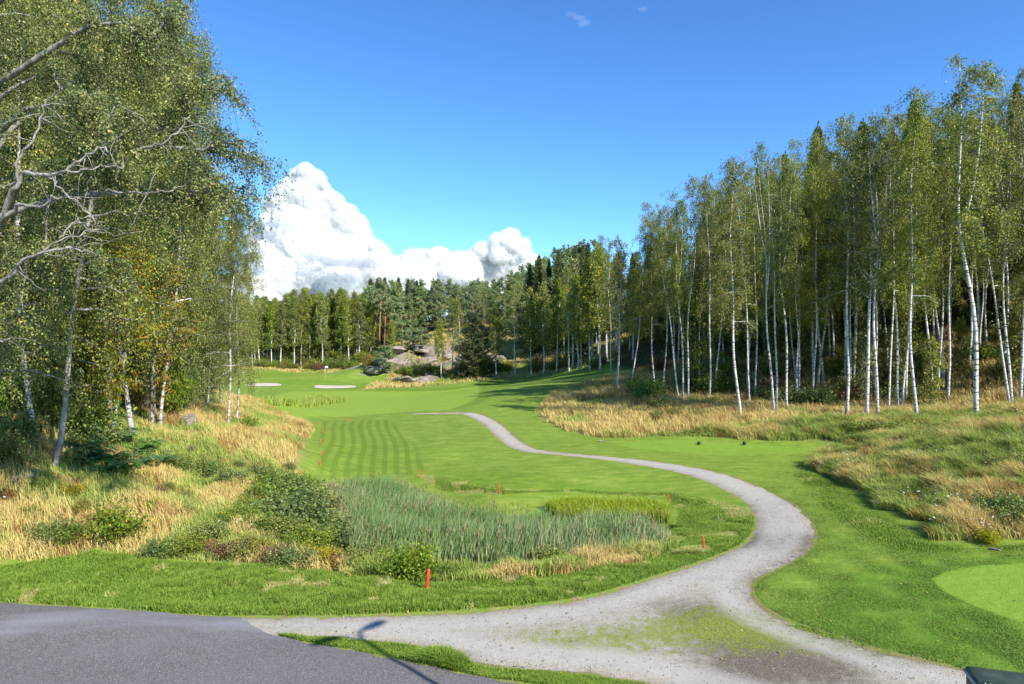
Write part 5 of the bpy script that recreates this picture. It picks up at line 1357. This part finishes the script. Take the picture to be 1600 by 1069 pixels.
# lid: a shallow hip with chamfered slopes
A_ = Acc()
def ringp(e, z_): return [(.03 + e, .05 + e, z_), (BW - .03 - e, .05 + e, z_), (BW - .03 - e, BD - .02 - e, z_), (.03 + e, BD - .02 - e, z_)]
V = ringp(0, BH + .024) + ringp(0, BH + .05) + ringp(.03, BH + .075) + ringp(.16, BH + .11)
Q = [(r_ * 4 + j, r_ * 4 + (j + 1) % 4, (r_ + 1) * 4 + (j + 1) % 4, (r_ + 1) * 4 + j) for r_ in range(3) for j in range(4)] + [(12, 13, 14, 15), (3, 2, 1, 0)]
A_.add(V, Q); lid = obj('lid', A_.mesh('lid', [m_gp]), t)
for xx in (.12, .19, .62, .69):
    A_ = Acc(); A_.tube(np.array([(xx, .062, BH + .062), (xx, .040, BH + .058)]), [.009, .007], 8); obj('rivet', A_.mesh('rivet', [m_white]), lid)

# ---------------------------------------------------------------- street lamp that throws the forked shadow
sdir = np.array([math.sin(R(SUN_AZ)), math.cos(R(SUN_AZ))]); ct = 1 / math.tan(R(SUN_EL))
k = M('galvanised'); m_galv = k.pbr((.35, .36, .37), .45, None, .5, .6)
LH = 9.0
tip = np.array([-3.05, 13.75]); base = tip + sdir * ct * LH
t = thing('street_lamp', 'tall grey street lamp with two arms standing behind the viewpoint beside the road', 'street lamp', (base[0], base[1], h1(base[0], base[1])))
A_ = Acc(); A_.tube(np.array([(0, 0, -.2), (0, 0, 2), (0, 0, 2.02), (0, 0, LH)]), [.10, .09, .075, .045], 12); obj('pole', A_.mesh('pole', [m_galv], True), t)
lat = np.array([-sdir[1], sdir[0]])
for sg in (-1, 1):
    e = np.array([lat[0] * sg * .3, lat[1] * sg * .3, LH + .3])
    A_ = Acc(); A_.tube(np.array([(0, 0, LH - .05), e * .5 + np.array([0, 0, LH * .5 + .1]), e]), [.05, .045, .04], 8); ar = obj('arm', A_.mesh('arm', [m_galv], True), t)
    A_ = Acc(); d = np.array([lat[0] * sg, lat[1] * sg, .1])
    A_.tube(np.array([e - d * .05, e + d * .1, e + d * .35, e + d * .55]), [.04, .08, .10, .04], 12); obj('lamp_head', A_.mesh('lamp_head', [m_galv], True), ar)

# ---------------------------------------------------------------- clouds
print('clouds')
def vn3(p, seed=0):
    pi = np.floor(p).astype(np.int64); f = p - pi; f = f * f * (3 - 2 * f)
    def hs(a, b, c):
        n = (a * 374761393 + b * 668265263 + c * 2147483647 + seed * 97463) & 0xffffffff
        n = ((n ^ (n >> 13)) * 1274126177) & 0xffffffff
        return ((n ^ (n >> 16)) & 0xffff) / 65535.0
    o = 0
    for i in (0, 1):
        for j in (0, 1):
            for l in (0, 1):
                o = o + hs(pi[:, 0] + i, pi[:, 1] + j, pi[:, 2] + l) * (f[:, 0] if i else 1 - f[:, 0]) * (f[:, 1] if j else 1 - f[:, 1]) * (f[:, 2] if l else 1 - f[:, 2])
    return o
k = M('cloud_mat')
cb = k.n('BsdfDiffuse', {'Color': (.97, .97, .97, 1), 'Roughness': 0.0}).outputs[0]
ctr = k.n('BsdfTranslucent', {'Color': (.97, .97, .97, 1)}).outputs[0]
k.t.links.new(k.n('MixShader', {0: .5, 1: cb, 2: ctr}).outputs[0], k.out.inputs[0]); m_cloud = k.m
k = M('cloud_vapour')
k.t.links.new(k.n('VolumeScatter', {'Color': (1, 1, 1, 1), 'Density': .022, 'Anisotropy': .2}).outputs[0], k.out.inputs['Volume']); m_vap = k.m
k = M('shade_cloud_mat'); m_gcloud = k.pbr((.50, .53, .61), 1.0, None, 0)  # unused; shade of the cloud underside as a grey base colour
import bmesh
bm = bmesh.new(); bmesh.ops.create_icosphere(bm, subdivisions=4, radius=1)
SV = np.array([v.co[:] for v in bm.verts]); SF = np.array([[v.index for v in f.verts] for f in bm.faces]); bm.free()
CD = 4200.0; px = CD / F
def cloud(name, blobs, mat, rough=1.0, seed=0):
    q = np.random.default_rng(seed); A_ = Acc()
    for (u, v, dpx, rx, rz) in blobs:
        c = np.array([(u - 800) * px, CD + dpx * px, CAM_Z - (v - VH) * px])
        V = SV * np.array([rx, (rx + rz) / 2 * .6, rz]) * px
        W = (V + c) / px
        d = (1 - np.abs(vn3(W / 9.0, 1) * 2 - 1)) * 3.2 + (1 - np.abs(vn3(W / 4.2, 2) * 2 - 1)) * 2.0 + (1 - np.abs(vn3(W / 2.0, 3) * 2 - 1)) * .7 + vn3(W / 22.0, 4) * 4 - 4.5
        V = V + SV * (d * px * rough * np.minimum(1, rz / 14))[:, None]
        A_.add(V + c, None, SF)
    o = obj(name, A_.mesh(name, [mat], True))
    m_ = o.modifiers.new('skin', 'REMESH'); m_.mode = 'VOXEL'; m_.voxel_size = 1.5 * px; m_.use_smooth_shade = True
    m_ = o.modifiers.new('soften', 'SMOOTH'); m_.iterations = 6; m_.factor = .8
    for sc_, st in ((11, 3.6 * rough), (5, 2.4 * rough), (2.4, 1.3 * rough)):
        tx = bpy.data.textures.new('puffs', 'MUSGRAVE' if hasattr(bpy.types, 'XX') else 'CLOUDS'); tx.noise_scale = sc_ * px; tx.noise_type = 'SOFT_NOISE'; tx.noise_depth = 1
        m_ = o.modifiers.new('puffs', 'DISPLACE'); m_.texture = tx; m_.texture_coords = 'GLOBAL'; m_.strength = st * px; m_.mid_level = .5
    tag(o, kind='structure')
    if mat is m_cloud:
        v_ = obj('cloud_veil', o.data.copy()); v_.data.materials.clear(); v_.data.materials.append(m_vap)
        m_ = v_.modifiers.new('skin', 'REMESH'); m_.mode = 'VOXEL'; m_.voxel_size = 2.5 * px; m_.use_smooth_shade = True
        m_ = v_.modifiers.new('soften', 'SMOOTH'); m_.iterations = 6; m_.factor = .8
        m_ = v_.modifiers.new('grow', 'DISPLACE'); m_.strength = 4.0 * px; m_.mid_level = 0
        tx = bpy.data.textures.new('wisps', 'CLOUDS'); tx.noise_scale = 7 * px; tx.noise_depth = 2
        m_ = v_.modifiers.new('wisps', 'DISPLACE'); m_.texture = tx; m_.texture_coords = 'GLOBAL'; m_.strength = 9 * px; m_.mid_level = .5
        tag(v_, kind='structure')
    return o
q = np.random.default_rng(3); blobs = []
cu = [405, 415, 430, 445, 458, 470, 487, 500, 515, 530, 545, 560, 566, 575, 590, 600, 612]
cv = [380, 345, 300, 290, 268, 262, 263, 275, 300, 316, 325, 340, 362, 375, 380, 398, 420]
for i in range(280):
    u = q.uniform(402, 606); top = np.interp(u, cu, cv); r_ = q.uniform(10, 20)
    v = top + r_ * .9 + q.uniform(0, 1) * 150
    blobs.append((u, v, q.uniform(-6, 6), r_, r_ * .9))
for i in range(34):
    u = 405 + i * 6.2; top = np.interp(u, cu, cv); r_ = q.uniform(6, 10); blobs.append((u, top + r_ * .8, q.uniform(-12, 12), r_, r_))
for i in range(22): blobs.append((q.uniform(380, 640), q.uniform(425, 500), q.uniform(-50, 20), q.uniform(28, 42), q.uniform(20, 30)))
blobs += [(q.uniform(405, 470), q.uniform(340, 470), 25, 30, 28) for _ in range(14)]
blobs += [(470, 385, 0, 50, 62), (520, 430, 0, 72, 62), (440, 430, 0, 60, 60), (490, 330, 2, 24, 38), (575, 440, 0, 38, 42)]
cloud('cloud', blobs, m_cloud, seed=1)
blobs = []
cu = [600, 620, 640, 660, 690, 700, 715, 730, 750, 765, 780, 800, 815, 828, 840]
cv = [412, 400, 392, 392, 388, 380, 388, 396, 385, 370, 360, 358, 366, 385, 410]
for i in range(110):
    u = q.uniform(598, 850); top = np.interp(u, cu, cv); r_ = q.uniform(8, 15); blobs.append((u, top + r_ * .85 + q.uniform(0, 1) * 40, q.uniform(-15, 15), r_, r_ * .85))
for i in range(24): blobs.append((q.uniform(590, 870), q.uniform(425, 480), q.uniform(-40, 10), q.uniform(22, 32), q.uniform(15, 22)))
blobs += [(q.uniform(750, 815), q.uniform(385, 440), 15, 16, 14) for _ in range(16)]
blobs += [(790, 410, 16, 34, 36), (700, 430, 14, 60, 34), (640, 430, 14, 40, 30)]
cloud('cloud', blobs, m_cloud, seed=2)
k = M('shade_vapour')
k.t.links.new(k.n('VolumePrincipled', {'Color': (.62, .66, .74, 1), 'Density': .011, 'Anisotropy': 0.0}).outputs[0], k.out.inputs['Volume']); m_gv = k.m  # shaded underside of the cloud, put into the vapour colour as grey
k = M('thin_vapour')
k.t.links.new(k.n('VolumeScatter', {'Color': (1, 1, 1, 1), 'Density': .0022, 'Anisotropy': .0}).outputs[0], k.out.inputs['Volume']); m_tv = k.m
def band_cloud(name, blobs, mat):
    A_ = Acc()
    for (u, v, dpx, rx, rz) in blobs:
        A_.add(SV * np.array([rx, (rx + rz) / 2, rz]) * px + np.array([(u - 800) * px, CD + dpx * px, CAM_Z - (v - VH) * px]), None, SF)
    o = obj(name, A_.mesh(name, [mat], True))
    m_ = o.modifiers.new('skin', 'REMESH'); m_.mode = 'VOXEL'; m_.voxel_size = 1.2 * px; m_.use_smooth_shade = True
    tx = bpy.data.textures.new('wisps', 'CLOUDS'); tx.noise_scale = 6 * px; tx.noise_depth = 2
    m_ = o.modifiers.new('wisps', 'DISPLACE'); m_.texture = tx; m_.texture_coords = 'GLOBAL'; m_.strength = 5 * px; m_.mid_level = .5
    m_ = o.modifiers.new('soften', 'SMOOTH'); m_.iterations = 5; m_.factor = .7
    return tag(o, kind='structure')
band_cloud('shade_cloud', [(505, 410, -90, 16, 4), (525, 416, -92, 22, 6), (550, 420, -94, 26, 8), (575, 422, -92, 26, 8), (595, 420, -90, 20, 7), (608, 424, -88, 12, 5), (500, 438, -88, 18, 3)], m_gv)  # bands standing in for cloud shade, greyed by their own colour
band_cloud('shade_cloud', [(432, 381, -80, 14, 5), (445, 384, -80, 10, 4), (425, 432, -80, 14, 8), (546, 394, -70, 12, 5), (450, 364, -70, 20, 3)], m_gv)
band_cloud('thin_cloud', [(892, 22, 0, 10, 3), (905, 28, 0, 12, 4), (916, 34, 4, 9, 5), (908, 38, 0, 7, 4), (1005, 14, 0, 9, 4)], m_tv)

# ---------------------------------------------------------------- words for small groups that only their order tells apart
ORD = 'first second third fourth fifth sixth seventh eighth ninth tenth eleventh twelfth thirteenth fourteenth fifteenth sixteenth seventeenth eighteenth nineteenth twentieth'.split()
same = {}
for o in list(COL.objects):
    if o.parent is None and o.get('group'): same.setdefault((o['group'], o['label']), []).append(o)
for (g_, lab), os_ in same.items():
    if 1 < len(os_) <= 20 and len(lab.split()) <= 12:
        os_.sort(key=lambda o: o.location.x / max(o.location.y, 1))
        for i, o in enumerate(os_): o['label'] = lab + ', ' + ORD[i] + ' from left'
